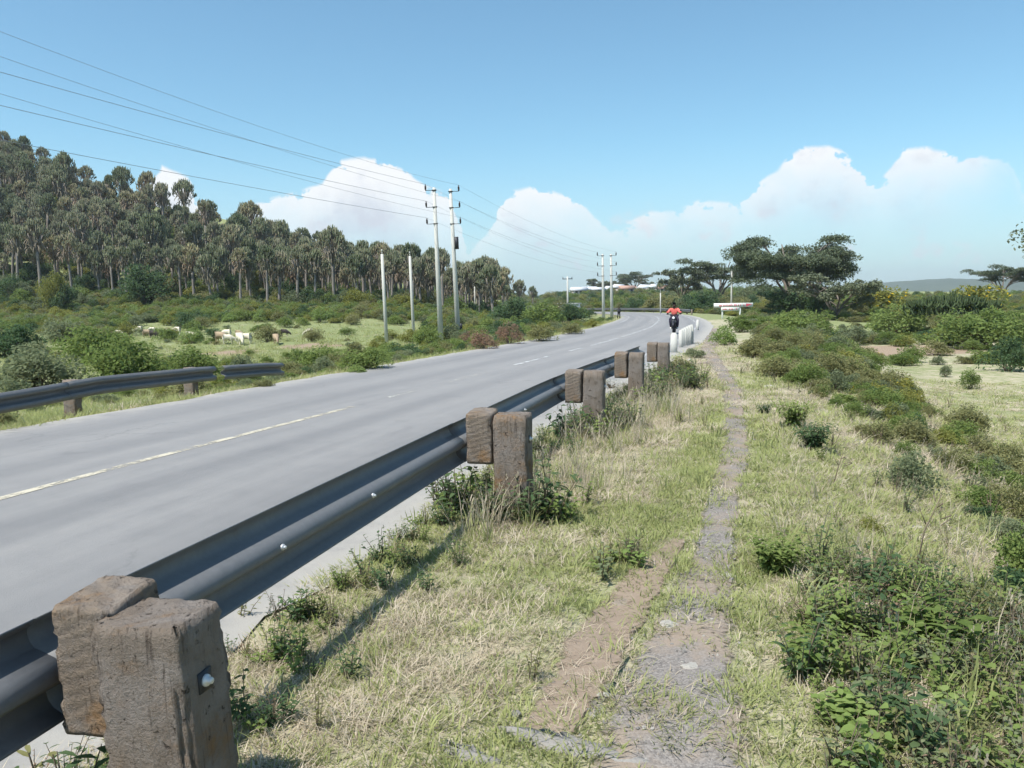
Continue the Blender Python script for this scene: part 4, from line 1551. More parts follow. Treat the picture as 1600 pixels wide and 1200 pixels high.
# ------------------------------------------------------------------ shrubs one can pick out
SHRUBS = [
    # left, between road and field
    (60, 612, 150, 'grey', .9, 'grey-green shrub at the left picture edge behind the guardrail'),
    (200, 600, 150, 'green', .9, 'leafy green shrub behind the middle of the left guardrail'),
    (150, 570, 130, 'green', .9, 'bushy green shrub behind and above the left guardrail'),
    (300, 590, 110, 'green', .8, 'green shrub left of the overgrown guardrail end'),
    (380, 604, 66, 'grey', 1.3, 'grey-leaved bush growing through the end of the left guardrail'),
    (455, 592, 56, 'olive', .9, 'olive roadside bush past the left guardrail end'),
    (412, 606, 36, 'olive', .8, 'low olive bush at the road edge by the guardrail end'),
    (505, 580, 90, 'green', .7, 'spreading green bush at the left road shoulder'),
    (570, 578, 90, 'green', .75, 'green bush on the shoulder left of the short poles'),
    (625, 566, 70, 'dark', .8, 'dark green bush at the road edge below the short poles'),
    (560, 585, 40, 'bright', .6, 'low bright green plant at the left road edge'),
    (665, 540, 60, 'green', .9, 'green bush in front of the tall pole feet'),
    (712, 548, 46, 'bright', .8, 'pale leafy bush at the foot of the tall right pole'),
    (755, 546, 54, 'dry', 1.0, 'brown dead bush on the left shoulder by the tall poles'),
    (795, 538, 50, 'dry', 1.0, 'second brown dead bush nearer the road bend'),
    (735, 538, 36, 'dry', 1.2, 'reddish-brown dry bush beside the pole foot'),
    (800, 512, 90, 'dark', .9, 'blue-green bush mass left of the road, nearest the poles'),
    (850, 512, 80, 'green', .9, 'green bush left of the road before the bend'),
    (890, 508, 66, 'dark', .9, 'dark bush left of the road near the thin pole'),
    (845, 535, 60, 'olive', .7, 'olive bush on the left shoulder before the bend'),
    (890, 524, 46, 'olive', .7, 'small olive bush at the road edge before the bend'),
    (925, 512, 30, 'yellow', .9, 'yellowish bush at the foot of the far pole pair'),
    (20, 560, 110, 'dark', .8, 'dark shrub in the field at the left picture edge'),
    (100, 535, 80, 'grey', .8, 'grey shrub in the field on the left'),
    (55, 510, 44, 'grey', .8, 'small rounded grey shrub at the field edge'),
    (300, 512, 60, 'dark', .8, 'dark green shrub in the middle of the field scrub'),
    (335, 530, 36, 'dark', .7, 'low dark shrub among the grazing sheep'),
    (85, 486, 44, 'yellow', 2.6, 'tall yellow-green shrub standing out below the left hillside'),
    (98, 488, 46, 'dark', 1.6, 'dark shrub beside the tall yellow-green one'),
    (20, 468, 56, 'dark', 1.2, 'dark round bush at the left picture edge below the hillside'),
    (48, 448, 46, 'dark', 1.3, 'dark bush on the slope at the far left'),
    (165, 446, 40, 'dark', 1.5, 'dark bush under the trees on the left slope'),
    (225, 478, 90, 'dark', 1.2, 'big shadowy bush at the foot of the hillside trees'),
    (310, 470, 50, 'yellow', .9, 'yellow-green bush at the foot of the hillside trees'),
    (375, 472, 56, 'dark', 1.5, 'dark green bush in front of the middle hillside trees'),
    (490, 480, 50, 'dark', 1.1, 'dark rounded bush left of the short poles'),
    (555, 482, 60, 'yellow', .9, 'yellow-green bush right below the hillside trees'),
    (455, 470, 50, 'dark', 1.4, 'dark bush among the trunks in the middle of the wood'),
    (630, 482, 46, 'yellow', .8, 'yellowish bush behind the short poles'),
    (700, 480, 60, 'dark', 1.2, 'dark bush under the trees behind the tall poles'),
    # right of the path
    (1130, 540, 52, 'bright', .9, 'bright green bush at the right of the far path'),
    (1180, 560, 80, 'olive', .8, 'olive bush right of the path below the road sign'),
    (1155, 520, 60, 'green', .8, 'green bush below the white road sign'),
    (1215, 590, 80, 'olive', .8, 'olive flowering bush at the near end of the right thicket'),
    (1250, 530, 110, 'green', .8, 'broad green bush in the right thicket'),
    (1330, 590, 70, 'green', .8, 'dark leafy bush at the head of the slope band'),
    (1375, 640, 76, 'green', .9, 'dark green bush in the middle of the slope band'),
    (1430, 690, 74, 'olive', .8, 'olive leafy bush in the slope band'),
    (1490, 735, 74, 'olive', .9, 'olive bush near the lower end of the slope band'),
    (1550, 790, 74, 'olive', .9, 'green bush at the lower end of the slope band'),
    (1590, 760, 76, 'olive', .9, 'olive bush at the right picture edge on the slope'),
    (1570, 840, 90, 'grey', .7, 'grey weedy bush low on the right slope'),
    (1515, 608, 40, 'green', 1.2, 'small round bush alone in the grassy clearing'),
    (1478, 590, 24, 'grey', 1.3, 'thin grey sapling beside the lone bush in the clearing'),
    (1462, 556, 54, 'olive', .9, 'dry brownish bush above the bare earth patch'),
    (1575, 580, 80, 'dark', 1.1, 'dark bush at the right edge of the clearing'),
    (1520, 545, 150, 'green', .8, 'large bright bush bank at the right edge of the picture'),
    (1600, 548, 120, 'green', .9, 'green bush at the far right picture edge'),
    (1330, 540, 60, 'grey', .9, 'grey bush left of the bare earth patch'),
    (1400, 525, 110, 'green', .8, 'wide green bush behind the bare earth patch'),
    (1370, 490, 110, 'flower', .8, 'bush with yellow flowers left on the skyline of the thicket'),
    (1520, 498, 120, 'flower', .8, 'bush with yellow flowers right on the skyline of the thicket'),
    (1250, 546, 18, 'flower', 1.0, 'small bush with a yellow flower cluster'),
    (1058, 590, 70, 'olive', .8, 'leafy bush past the last guardrail posts'),
    (1085, 560, 40, 'grey', .7, 'small grey bush by the first white bollard'),
    (952, 562, 50, 'white', .9, 'pale leafless thorn bush at the road side of the guardrail'),
]
for i, (px, py, wp, kd, hz_, lb) in enumerate(SHRUBS):
    p = hit(px, py)
    lib = SHN if (kd in SHN and (p.y < 26 or wp / F_PX * p.y / 2 > 1.2)) else SH
    me = lib[kd][i % len(lib[kd])]
    if kd == 'white':
        p = Vector((1.55, 15.2, T(1.55, 15.2)))
        p = Vector((ROAD[int(np.argmin(np.abs(ROAD[:400, 1] - 15.6)))][0] + 3.85, 15.6, 0))
    o = plant('dry_bush' if kd == 'dry' else 'shrub', me, px, py, wp, lb, 'shrub', None, hz_, 1.0, p)

# ------------------------------------------------------------------ scrub nobody could count
lib_keys = ['green', 'dark', 'grey', 'yellow', 'olive', 'bright', 'flower']
c_sh = hidden_collection('scrub', [SH[k][q] for k in lib_keys for q in range(2)])
KI = {k: i * 2 for i, k in enumerate(lib_keys)}


def scrub(name, x, y, sz, probs, label, hz=(.6, 1.0), seed=1):
    r = np.random.default_rng(seed)
    n = len(x)
    ks = r.choice(list(probs), n, p=np.array(list(probs.values())) / sum(probs.values()))
    idx = np.array([KI[k] for k in ks]) + r.integers(0, 2, n)
    s = sz
    S = np.column_stack([s, s, s * r.uniform(hz[0], hz[1], n)])
    scatter(name, np.column_stack([x, y, T(x, y) - .03]), r.uniform(0, 6.28, n), S, idx, c_sh, label, 'scrub', .06, r)


r5 = np.random.default_rng(55)
# left: field edge and foot of the hill
n = 5200
y = r5.uniform(56, 128, n)
x = r5.uniform(-.72, .05, n) * y
w = offset(x, y)
d = fbm(x * .06, y * .06, 4, 61) + .40 * sstep(78, 100, y) - .05
ok = (w < -7) & (r5.random(n) < np.clip((d - .42) * 3.0, 0.02, .95)) & ~((y < 92) & (y > 54) & (np.abs(x / y + .30) < .19) & (r5.random(n) < .84))
x, y = x[ok], y[ok]
scrub('field_scrub', x, y, r5.uniform(.45, 1.25, len(x)), {'green': 5, 'yellow': 3, 'olive': 2, 'dark': 1.2, 'grey': 1.5, 'bright': .6}, 'green scrub covering the field edge at the foot of the hill', seed=2)
n = 1500
y = r5.uniform(20, 62, n)
x = r5.uniform(-.72, .02, n) * y
okf = (offset(x, y) < -6) & ~((y > 40) & (np.abs(x / y + .30) < .19) & (r5.random(n) < .8)) & (r5.random(n) < np.clip((fbm(x * .16, y * .16, 4, 71) - .36) * 3.2, .03, .9))
x, y = x[okf], y[okf]
scrub('field_weeds', x, y, r5.uniform(.14, .42, len(x)), {'green': 5, 'yellow': 2, 'olive': 3, 'grey': 2}, 'low weeds dotted over the grazed field', (.5, .9), 12)
# hill floor between the trees
n = 3400
y = r5.uniform(112, 270, n)
x = r5.uniform(-.75, .06, n) * y
ok = (np.interp(x, HXX, HXZ) > 1.0) & (offset(x, y) < -9)
x, y = x[ok], y[ok]
scrub('hill_undergrowth', x, y, r5.uniform(.8, 2.1, len(x)), {'green': 2, 'dark': 4, 'olive': 3, 'grey': 2, 'yellow': .8}, 'undergrowth covering the hillside between the trees', (.6, 1.2), 3)
# left roadside strip
n = 900
s_ = r5.uniform(s_at_y(12), s_at_y(88), n)
wv = -4.6 - np.abs(r5.normal(size=n)) * 2.6
j = np.searchsorted(RS, s_)
q = ROAD[j] + RN[j] * wv[:, None]
dl = fbm(q[:, 0] * .25, q[:, 1] * .25, 3, 64)
ok = r5.random(n) < np.clip((dl - .35) * 3.5, 0, 1)
q, wv = q[ok], wv[ok]
scrub('roadside_scrub', q[:, 0], q[:, 1], np.clip(r5.uniform(.22, .75, len(q)) * (.35 + .16 * np.abs(wv + 4)), .1, .8), {'green': 5, 'olive': 3, 'grey': 2, 'dark': 2, 'yellow': 1}, 'scrub along the left roadside', seed=4)
# right thicket
n = 5600
y = r5.uniform(20, 240, n) ** 1.0
x = r5.uniform(.16, .72, n) * y
w = offset(x, y)
p_e = hit(1385, 550)
clear = ((y < 37) & (w > 10.4) & (x / y > .40)) | (np.hypot(x - p_e.x, (y - p_e.y) * .5) < 4.2)
band = np.where(y < 26, (w > 8.2) & (w < 10.2), w > 8.0)
ok = band & ~clear & (r5.random(n) < np.clip((fbm(x * .1, y * .1, 4, 66) - .30) * 3.4, .08, 1))
x, y, w = x[ok], y[ok], w[ok]
scrub('thicket', x, y, r5.uniform(.4, .95, len(x)) * np.interp(y, [20, 50, 130, 240], [.8, 1.0, 1.3, 1.6]), {'green': 6, 'olive': 3, 'grey': 2, 'flower': 1.0, 'yellow': .8, 'dark': 1}, 'tangled green thicket on the low ground right of the path', (.55, .95), 5)
# band of bushes down the slope near the camera
n = 160
yv = r5.uniform(4.5, 24, n)
wv = 9.1 + r5.normal(size=n) * .65 - sstep(12, 24, yv) * .6
j = np.searchsorted(RS, np.interp(yv - wv * .28, ROAD[:400, 1], RS[:400]))
q = ROAD[j] + RN[j] * wv[:, None]
scrub('slope_bushes', q[:, 0], q[:, 1], r5.uniform(.11, .33, n), {'green': 4, 'olive': 4, 'yellow': 1.5, 'dark': .6, 'grey': 1.2}, 'ragged bushes along the top of the right-hand slope', (.8, 1.3), 6)
# rank growth along the right of the far path
n = 900
yv = 14 + 56 * r5.random(n) ** 1.3
wv = 6.2 + r5.random(n) * 3.4 + .5 * sstep(30, 14, yv) * 2.2
j = np.searchsorted(RS, np.interp(yv - wv * .28, ROAD[:400, 1], RS[:400]))
q = ROAD[j] + RN[j] * wv[:, None]
okp = (near_line(q[:, 0], q[:, 1], PATH, PW) > .35) & (r5.random(n) < np.clip((fbm(q[:, 0] * .5, q[:, 1] * .5, 3, 93) - .25) * 3, .1, 1) * sstep(14, 24, yv) * .62)
q, yv = q[okp], yv[okp]
scrub('path_side_growth', q[:, 0], q[:, 1], r5.uniform(.2, .5, len(q)) * np.interp(yv, [14, 30, 70], [.8, 1.15, 1.6]), {'green': 5, 'olive': 4, 'grey': 1.6, 'yellow': .6, 'flower': .5}, 'rank green growth along the right side of the far path', (.6, 1.1), 9)
# bank behind the bend and far country
n = 1500
y = r5.uniform(112, 330, n)
x = r5.uniform(-.02, .38, n) * y
w = offset(x, y)
ok = (w > 6.5) | (w < -6)
ok &= r5.random(n) < np.clip((fbm(x * .05, y * .05, 3, 68) - .25) * 3, .2, 1)
x, y = x[ok], y[ok]
scrub('far_scrub', x, y, r5.uniform(.9, 2.3, len(x)), {'green': 3, 'dark': 3, 'olive': 3, 'grey': 2, 'yellow': 1}, 'scrub covering the far bank behind the bend', (.6, 1.1), 7)
n = 2200
y = r5.uniform(250, 1500, n)
x = r5.uniform(-.05, .36, n) * y
scrub('far_woodland', x, y, r5.uniform(1.4, 3.0, n), {'dark': 4, 'olive': 2, 'green': 2}, 'distant woodland that reads as one dark mass', (.6, 1.0), 8)

# ------------------------------------------------------------------ euphorbia trees on the hillside
def euphorbia(seed, H=9.0, R=2.0, stems=120, th_=.60):
    """bare trunk, short limbs and an umbrella of thin upturned stems over a skirt of dead ones"""
    r = np.random.default_rng(seed)
    th = H * th_
    tb = MB()
    bend = r.normal(size=2) * .3
    z = np.array([-.8, 0, th * .35, th * .7, th])
    px_ = np.column_stack([bend[0] * (z / th) ** 2, bend[1] * (z / th) ** 2, z])
    tb.tube(px_, [.32, .25, .21, .19, .17], 7)
    top = px_[-1]
    flat = top * np.array([1, 1, 0])
    for i in range(7):
        a = i * .9 + r.uniform(-.3, .3)
        e = top + np.array([math.cos(a) * R * .5, math.sin(a) * R * .5, (H - th) * .45])
        tb.tube([top - (0, 0, r.uniform(.3, 1.2)), (top + e) / 2 + np.array([math.cos(a), math.sin(a), -.1]) * .2, e], [.12, .10, .07], 5)
    cb = MB()
    nh = 9                                              # heads that make the outline lumpy
    ha = r.uniform(0, 2 * np.pi, nh)
    hq = np.sqrt(r.uniform(.05, 1, nh)) * .78
    for i in range(stems):
        if i % 4:
            h_ = i % nh
            hx, hy = math.cos(ha[h_]) * hq[h_] + r.normal() * .17, math.sin(ha[h_]) * hq[h_] + r.normal() * .17
        else:
            a_, q_ = r.uniform(0, 6.28), math.sqrt(r.random())
            hx, hy = math.cos(a_) * q_, math.sin(a_) * q_
        q = min(1.1, math.hypot(hx, hy))
        a = math.atan2(hy, hx)
        reach = R * q
        zd = H - (q ** 2.0) * (H - th) * .60 + r.uniform(-.4, .25)
        L = r.uniform(.55, 1.15)
        e0 = flat + np.array([math.cos(a) * reach, math.sin(a) * reach, zd])
        s0 = e0 - np.array([math.cos(a) * L * .55 * q, math.sin(a) * L * .55 * q, L])
        c1 = np.array([e0[0], e0[1], e0[2] - L * .85])
        t = np.linspace(0, 1, 4)[:, None]
        P = (1 - t) ** 2 * s0 + 2 * t * (1 - t) * c1 + t * t * e0
        cb.tube(P, np.array([.05, .085, .095, .04]) * r.uniform(.8, 1.2), 4, np.linspace(.25, 1, 4) * r.uniform(.7, 1.0), caps=False)
        for b in range(2):
            a2 = r.uniform(0, 6.28)
            p0 = P[1] + (P[2] - P[1]) * r.random()
            p1 = p0 + np.array([math.cos(a2) * .28, math.sin(a2) * .28, .06])
            p2 = p1 + np.array([math.cos(a2) * .08, math.sin(a2) * .08, r.uniform(.25, .6)])
            cb.tube([p0, p1, p2], np.array([.05, .08, .04]) * r.uniform(.85, 1.2), 4, [.3, .7, 1.0], caps=False)
        if i % 3 == 0:                                   # the limb that carries it
            k0 = flat + np.array([0, 0, th + r.uniform(-.9, .3)])
            cb.tube([k0, (k0 + s0) / 2 + np.array([0, 0, -.15]), s0], [.05, .05, .05], 4, [0, .1, .25], caps=False)
    for i in range(int(stems * .38)):                    # dead brown skirt
        a = r.uniform(0, 2 * np.pi)
        reach = R * r.uniform(.2, .85)
        z0 = th + r.uniform(-.5, .9)
        e = flat + np.array([math.cos(a) * reach, math.sin(a) * reach, z0 - r.uniform(-.2, .9)])
        m_ = flat + np.array([math.cos(a) * reach * .7, math.sin(a) * reach * .7, z0 + .35])
        cb.tube([m_, (m_ + e) / 2 + np.array([math.cos(a), math.sin(a), 0]) * .1, e], [.05, .065, .035], 4, [.08, .04, 0], caps=False)
    return tb.mesh('trunk', M['bark_pale'], True), cb.mesh('crown', M['euph'], False, True)


EU = [euphorbia(900 + i, [9, 10, 8.4, 9.5, 7.6, 10.4][i], [1.75, 1.95, 1.6, 1.5, 1.7, 2.1][i], [100, 116, 92, 84, 92, 124][i], [.62, .60, .58, .66, .55, .63][i]) for i in range(6)]


def euph_tree(x, y, s, v, label, group='euphorbia trees on the hillside', rz=None, z=None):
    t = empty('euphorbia_tree', (x, y, T(x, y) if z is None else z), random.uniform(0, 6.28) if rz is None else rz, s)
    link('trunk', EU[v][0], t)
    link('crown', EU[v][1], t)
    tag(t, label, 'tree', group)
    return t


re_ = np.random.default_rng(17)
chosen = []
cand_y = re_.uniform(112, 226, 16000)
cand_x = re_.uniform(-.70, .07, 16000) * cand_y
hz_c = np.interp(cand_x, HXX, HXZ)
front = 104 + 22 * np.clip(-cand_x / 90, 0, 1.2)
okc = (hz_c > 1.4) & (cand_y > front) & (offset(cand_x, cand_y) < -12)
for cx, cy in zip(cand_x[okc], cand_y[okc]):
    gap = 3.5 if cy < 165 else 4.2
    if all((cx - a) ** 2 + (cy - b) ** 2 > gap * gap for a, b in chosen):
        if fbm(np.array([cx * .05]), np.array([cy * .05]), 3, 33)[0] > .27 + (.08 if cx < -70 and cy < 150 else 0):
            chosen.append((cx, cy))
    if len(chosen) >= 292: break
chosen.sort(key=lambda c: c[1])
GEN = ['grey-green candelabra tree crowded in the front of the hillside wood', 'grey-green candelabra tree in the middle ranks of the hillside wood', 'grey-green candelabra tree high in the back ranks of the hillside wood']
for i, (cx, cy) in enumerate(chosen):
    if cy < 140: lb, gp = GEN[0], 'candelabra trees in the front of the wood'
    elif cy < 175: lb, gp = GEN[1], 'candelabra trees in the middle of the wood'
    else: lb, gp = GEN[2], 'candelabra trees at the back of the wood'
    euph_tree(cx, cy, random.choice([random.uniform(.62, .9), random.uniform(.82, 1.16)]) * float(np.interp(cx / cy, [-.30, -.10, .02], [1, .86, .72])), random.randrange(6), lb, gp)
# the trees beyond the three hundred: one mass filling the gaps
more = []
pts_ = np.array(chosen)
for cx, cy in zip(cand_x[okc][::-1], cand_y[okc][::-1]):
    if len(more) >= 330: break
    if np.min((pts_[:, 0] - cx) ** 2 + (pts_[:, 1] - cy) ** 2) > 3.2 and all((cx - a) ** 2 + (cy - b) ** 2 > 6.0 for a, b in more):
        more.append((cx, cy))
more = np.array(more)


def joined(pair, name):
    a, b = pair
    va, vb = (np.array([v.co for v in m_.vertices]) for m_ in (a, b))
    q4, t3, mi4, mi3 = [], [], [], []
    for m_, off_, k_ in ((a, 0, 0), (b, len(va), 1)):
        for p_ in m_.polygons:
            (q4 if len(p_.vertices) == 4 else t3).append([i + off_ for i in p_.vertices])
            (mi4 if len(p_.vertices) == 4 else mi3).append(k_)
    me = mesh_np(name, np.vstack([va, vb]), [np.array(q4), np.array(t3)], M['bark_pale'], False,
                 {'tt': np.concatenate([np.zeros(len(va)), [d_.value for d_ in b.attributes['tt'].data]])})
    me.materials.append(M['euph'])
    me.polygons.foreach_set('material_index', np.array(mi4 + mi3, dtype=np.int32))
    return me


c_eu = hidden_collection('euphorbia', [joined(EU[i], 'e') for i in (0, 2, 3, 4)])
scatter('more_euphorbia_trees', np.column_stack([more, T(more[:, 0], more[:, 1])]), re_.uniform(0, 6.28, len(more)), re_.uniform(.62, .98, len(more)), re_.integers(0, 4, len(more)), c_eu,
        'further candelabra trees filling the gaps of the hillside wood', 'trees', .03)
p = at_depth(150, 196)
euph_tree(p.x, p.y, 1.5, 1, 'candelabra tree standing clear of the wood on the hill skyline', 'candelabra trees at the back of the wood')
for (px, Y, s, v, lb) in ((758, 150, 1.05, 5, 'broad candelabra tree at the low right end of the wood'), (790, 150, .95, 0, 'candelabra tree next to the last in the low right end of the wood'),
                          (832, 165, .62, 2, 'small round-headed tree just past the right end of the wood'), (735, 146, 1.0, 3, 'candelabra tree behind the tall right pole'),
                          (812, 152, .8, 4, 'last candelabra tree at the low right end of the wood'), (772, 144, .8, 2, 'low candelabra tree in front of the right end of the wood')):
    p = at_depth(px, Y)
    euph_tree(p.x, p.y, s, v, lb, 'candelabra trees at the end of the wood')


# ------------------------------------------------------------------ acacias
def acacia(seed, H=9.0, R=7.0, leaf=.14, ncl=60, per=170, trunk_r=.32, flat=.30, low=.38, lean_=0.0, wide=(.10, .22)):
    r = np.random.default_rng(seed)
    tb = MB()
    tips = []
    fork = H * .14
    tb.tube([(0, 0, -.5), (.05, 0, fork * .5), (.1, .05, fork)], [trunk_r * 1.3, trunk_r, trunk_r * .95], 8)
    nl = 7
    for i in range(nl):
        a = i * 2 * math.pi / nl + r.uniform(-.3, .3)
        reach = R * r.uniform(.45, .72)
        zt = H * r.uniform(.58, .84)
        e = np.array([math.cos(a) * reach + lean_, math.sin(a) * reach, zt])
        s0 = np.array([.1, .05, fork * .9])
        c1 = np.array([e[0] * .35, e[1] * .35, zt * .62])
        t = np.linspace(0, 1, 7)[:, None]
        P = (1 - t) ** 2 * s0 + 2 * t * (1 - t) * c1 + t * t * e
        P[1:-1] += r.normal(size=(5, 3)) * .12
        tb.tube(P, np.linspace(trunk_r * .62, .07, 7), 6)
        for b in range(5):
            k = r.uniform(.45, .98)
            p0 = P[int(k * 6)]
            a2 = a + r.normal() * .8
            L = R * r.uniform(.22, .42)
            q = p0 + np.array([math.cos(a2) * L, math.sin(a2) * L, H * r.uniform(.05, .20)])
            q[2] = min(q[2], H * .97)
            mid = (p0 + q) / 2 + np.array([0, 0, .15])
            tb.tube([p0, mid, q], [.075, .055, .03], 5)
            tips.append(q)
            for c in range(3):
                a3 = a2 + r.normal() * .8
                q2 = q + np.array([math.cos(a3) * L * .45, math.sin(a3) * L * .45, r.uniform(.0, .4)])
                tb.tube([mid, (mid + q2) / 2 + (0, 0, .1), q2], [.04, .03, .012], 4, caps=False)
                tips.append(q2)
    tips = np.array(tips)
    mb = MB()
    ctr = tips[r.integers(0, len(tips), ncl)] + r.normal(size=(ncl, 3)) * np.array([R * .06, R * .06, H * .015])
    rad_ = np.hypot(ctr[:, 0] - lean_, ctr[:, 1])
    ctr[:, 2] = np.minimum(ctr[:, 2] + .1, H * (1 - .16 * (rad_ / R) ** 2) - r.uniform(0, 1, ncl) ** 2 * H * low)
    Ps = []
    for c in ctr:
        rr_ = R * r.uniform(*wide)
        a = r.uniform(0, 6.28, per)
        q = np.sqrt(r.random(per)) * rr_
        Ps.append(np.column_stack([c[0] + np.cos(a) * q, c[1] + np.sin(a) * q, c[2] + r.normal(size=per) * rr_ * flat * .5 + (1 - (q / rr_) ** 2) * rr_ * flat]))
    V, f = leaf_quads(np.vstack(Ps), leaf, .6, r, .6)
    mb.add(V, f)
    return tb.mesh('trunk', M['bark'], True), mb.mesh('crown', M['leaf_acacia'])


def acacia_tree(meshes, loc, s, label, rz=0.0, hz=1.0):
    t = empty('acacia_tree', loc, rz, s)
    t.scale = (s, s, s * hz)
    link('trunk', meshes[0], t)
    link('crown', meshes[1], t)
    tag(t, label, 'tree', 'flat-topped acacias')
    return t


AC_BIG = acacia(71, 9.6, 7.2, .12, 330, 240, .34, .22, .52, wide=(.13, .26))
AC_A = acacia(72, 7.5, 6.0, .12, 90, 200, .26, .18, .2, wide=(.14, .26))
AC_B = acacia(73, 6.5, 5.0, .15, 90, 140, .24, .34, .40)
p = at_depth(1237, 100)
acacia_tree(AC_BIG, p - Vector((0, 0, .2)), .98, 'large spreading umbrella acacia standing right of the road sign', .4, 1.16)
p = at_depth(1306, 88)
acacia_tree(AC_B, p - Vector((0, 0, .2)), .88, 'lower bushy acacia at the right side of the large one', 1.0, 1.0)
p = at_depth(1283, 92)
plant('shrub', SH['dark'][1], 0, 0, 52, 'dark upright bush between the two acacias', 'shrub', None, 1.8, 1.0, p)
p = at_depth(1122, 150)
acacia_tree(AC_A, p, 1.12, 'flat-topped acacia left of the large one, behind the dark trees', 2.0, 1.15)
p = at_depth(1066, 160)
acacia_tree(AC_B, p, .92, 'narrow dark acacia behind the motorbike rider', 2.6, 1.35)
p = at_depth(992, 330)
acacia_tree(AC_A, p, 1.25, 'domed acacia above the far white roofs', .3, 1.1)
p = at_depth(938, 330)
acacia_tree(AC_B, p, 1.0, 'dark round tree behind the far pole pair', 1.3, 1.15)
p = at_depth(1018, 335)
acacia_tree(AC_B, p, .95, 'dark tree right of the domed acacia by the roofs', .6, .95)
p = at_depth(965, 350)
acacia_tree(AC_A, p, .9, 'pale spreading tree between the pole pair and the domed acacia', 4.0, 1.1)
p = at_depth(1566, 165)
acacia_tree(AC_A, p, 1.02, 'flat-topped acacia near the right picture edge', 3.0, .98)
AC_N = acacia(75, 7.4, 5.6, .07, 70, 170, .24, .26, .25)
acacia_tree(AC_N, Vector((24.6, 29.5, T(24.6, 29.5))), 1.0, 'acacia whose branch tips reach in at the upper right edge', .8)
# dark trees in front of the bend
for (px, Y, wp, hz_, kd, lb) in ((1068, 118, 46, 1.15, 'dark', 'dark leafy tree left in the clump behind the rider'), (1095, 116, 52, 1.2, 'dark', 'dark leafy tree in the middle of the clump behind the sign'),
                                 (1112, 122, 44, 1.3, 'dark', 'dark leafy tree right in the clump behind the sign'), (1165, 140, 50, 1.1, 'grey', 'hazy grey-green tree behind the sign'),
                                 (1200, 150, 50, 1.0, 'dark', 'dark low tree between the sign and the large acacia'), (1232, 96, 96, .7, 'dark', 'dark shaded bush under the large acacia'),
                                 (1270, 96, 70, .7, 'dark', 'dark low bush under the right of the large acacia')):
    plant('bushy_tree', SH[kd][int(px) % 3], 0, 0, wp, lb, 'tree', None, hz_, 1.0, at_depth(px, Y))

# dark spiky succulent thicket on the right skyline
cu = MB()
rc = np.random.default_rng(5)
for i in range(150):
    a, q = rc.uniform(0, 6.28), math.sqrt(rc.random())
    b = np.array([math.cos(a) * q * 3.4, math.sin(a) * q * 1.6, 0])
    h_ = 1.5 * (1 - .45 * q) * rc.uniform(.75, 1.1)
    m_ = b + np.array([rc.normal() * .2, rc.normal() * .2, h_ * .6])
    for kq in range(5):
        aa = rc.uniform(0, 6.28)
        cu.tube([b, m_, m_ + np.array([math.cos(aa) * .25, math.sin(aa) * .25, h_ * .25]), m_ + np.array([math.cos(aa) * .3, math.sin(aa) * .3, h_ * .5])], [.05, .06, .07, .04], 4, caps=False)
p = at_depth(1487, 62)
o = link('succulent_bush', cu.mesh('succulent_bush', leaf_mat('succulent', (.04, .062, .032), (.09, .12, .055), 0.0)), None, (p.x, p.y, z_at(472, 1487, 62) - .9))
tag(o, 'dark spreading succulent bush on the right skyline above the thicket', 'shrub')

# ------------------------------------------------------------------ far hill
def mat_hill():
    m, k, out = new_mat('far_hill')
    p = pos(k)
    n = k.noise(p, .02, 6.0, .7)
    n2 = k.noise(p, .12, 4.0, .7)
    c = k.mix(k.math('ADD', k.math('MULTIPLY', n, .6), k.math('MULTIPLY', n2, .4)), (.035, .06, .03), (.13, .145, .085))
    principled(k, out, c, .95, 0, None, .1)
    return m


hx_ = np.linspace(500, 2600, 240)
hy_ = np.linspace(1900, 2900, 60)
HX, HY = np.meshgrid(hx_, hy_)
prof = np.interp(HX, [500, 800, 1000, 1120, 1250, 1420, 1560, 1750, 2200, 2600], [0, 16, 36, 50, 55, 48, 30, 22, 26, 0])
HZ = prof * np.sin(np.clip((HY - 1900) / 1000, 0, 1) * np.pi) ** .8 + (fbm(HX * .05, HY * .05, 4, 3) - .5) * 5 * (prof > 4) + (rng.random(HX.shape) - .5) * 1.6 * (prof > 8) - 4
idx = np.arange(HX.size).reshape(HX.shape)
hf = np.stack([idx[:-1, :-1], idx[:-1, 1:], idx[1:, 1:], idx[1:, :-1]], -1).reshape(-1, 4)
tag(link('hill', mesh_np('hill', np.stack([HX, HY, HZ], -1).reshape(-1, 3), hf, mat_hill(), True)), 'long low wooded hill on the right horizon', kind='structure')

# ------------------------------------------------------------------ power poles and wires
def pole_mesh(h, r0, r1, mat, k=10):
    mb = MB()
    mb.tube([(0, 0, -1.0), (0, 0, h * .5), (0, 0, h)], [r0, (r0 + r1) / 2, r1], k)
    return mb.mesh('shaft', mat, True)


ins = MB()
ins.lathe([(0, -.20), (.03, -.20), (.05, -.16), (.07, -.15), (.05, -.12), (.075, -.10), (.05, -.07), (.075, -.05), (.05, -.02), (.075, 0), (.05, .03), (.075, .05), (.04, .09), (.03, .2), (0, .2)], k=8)
ins_me = ins.mesh('insulator', plain('insulator_brown', (.045, .03, .028), .3), True)
ATT = {}


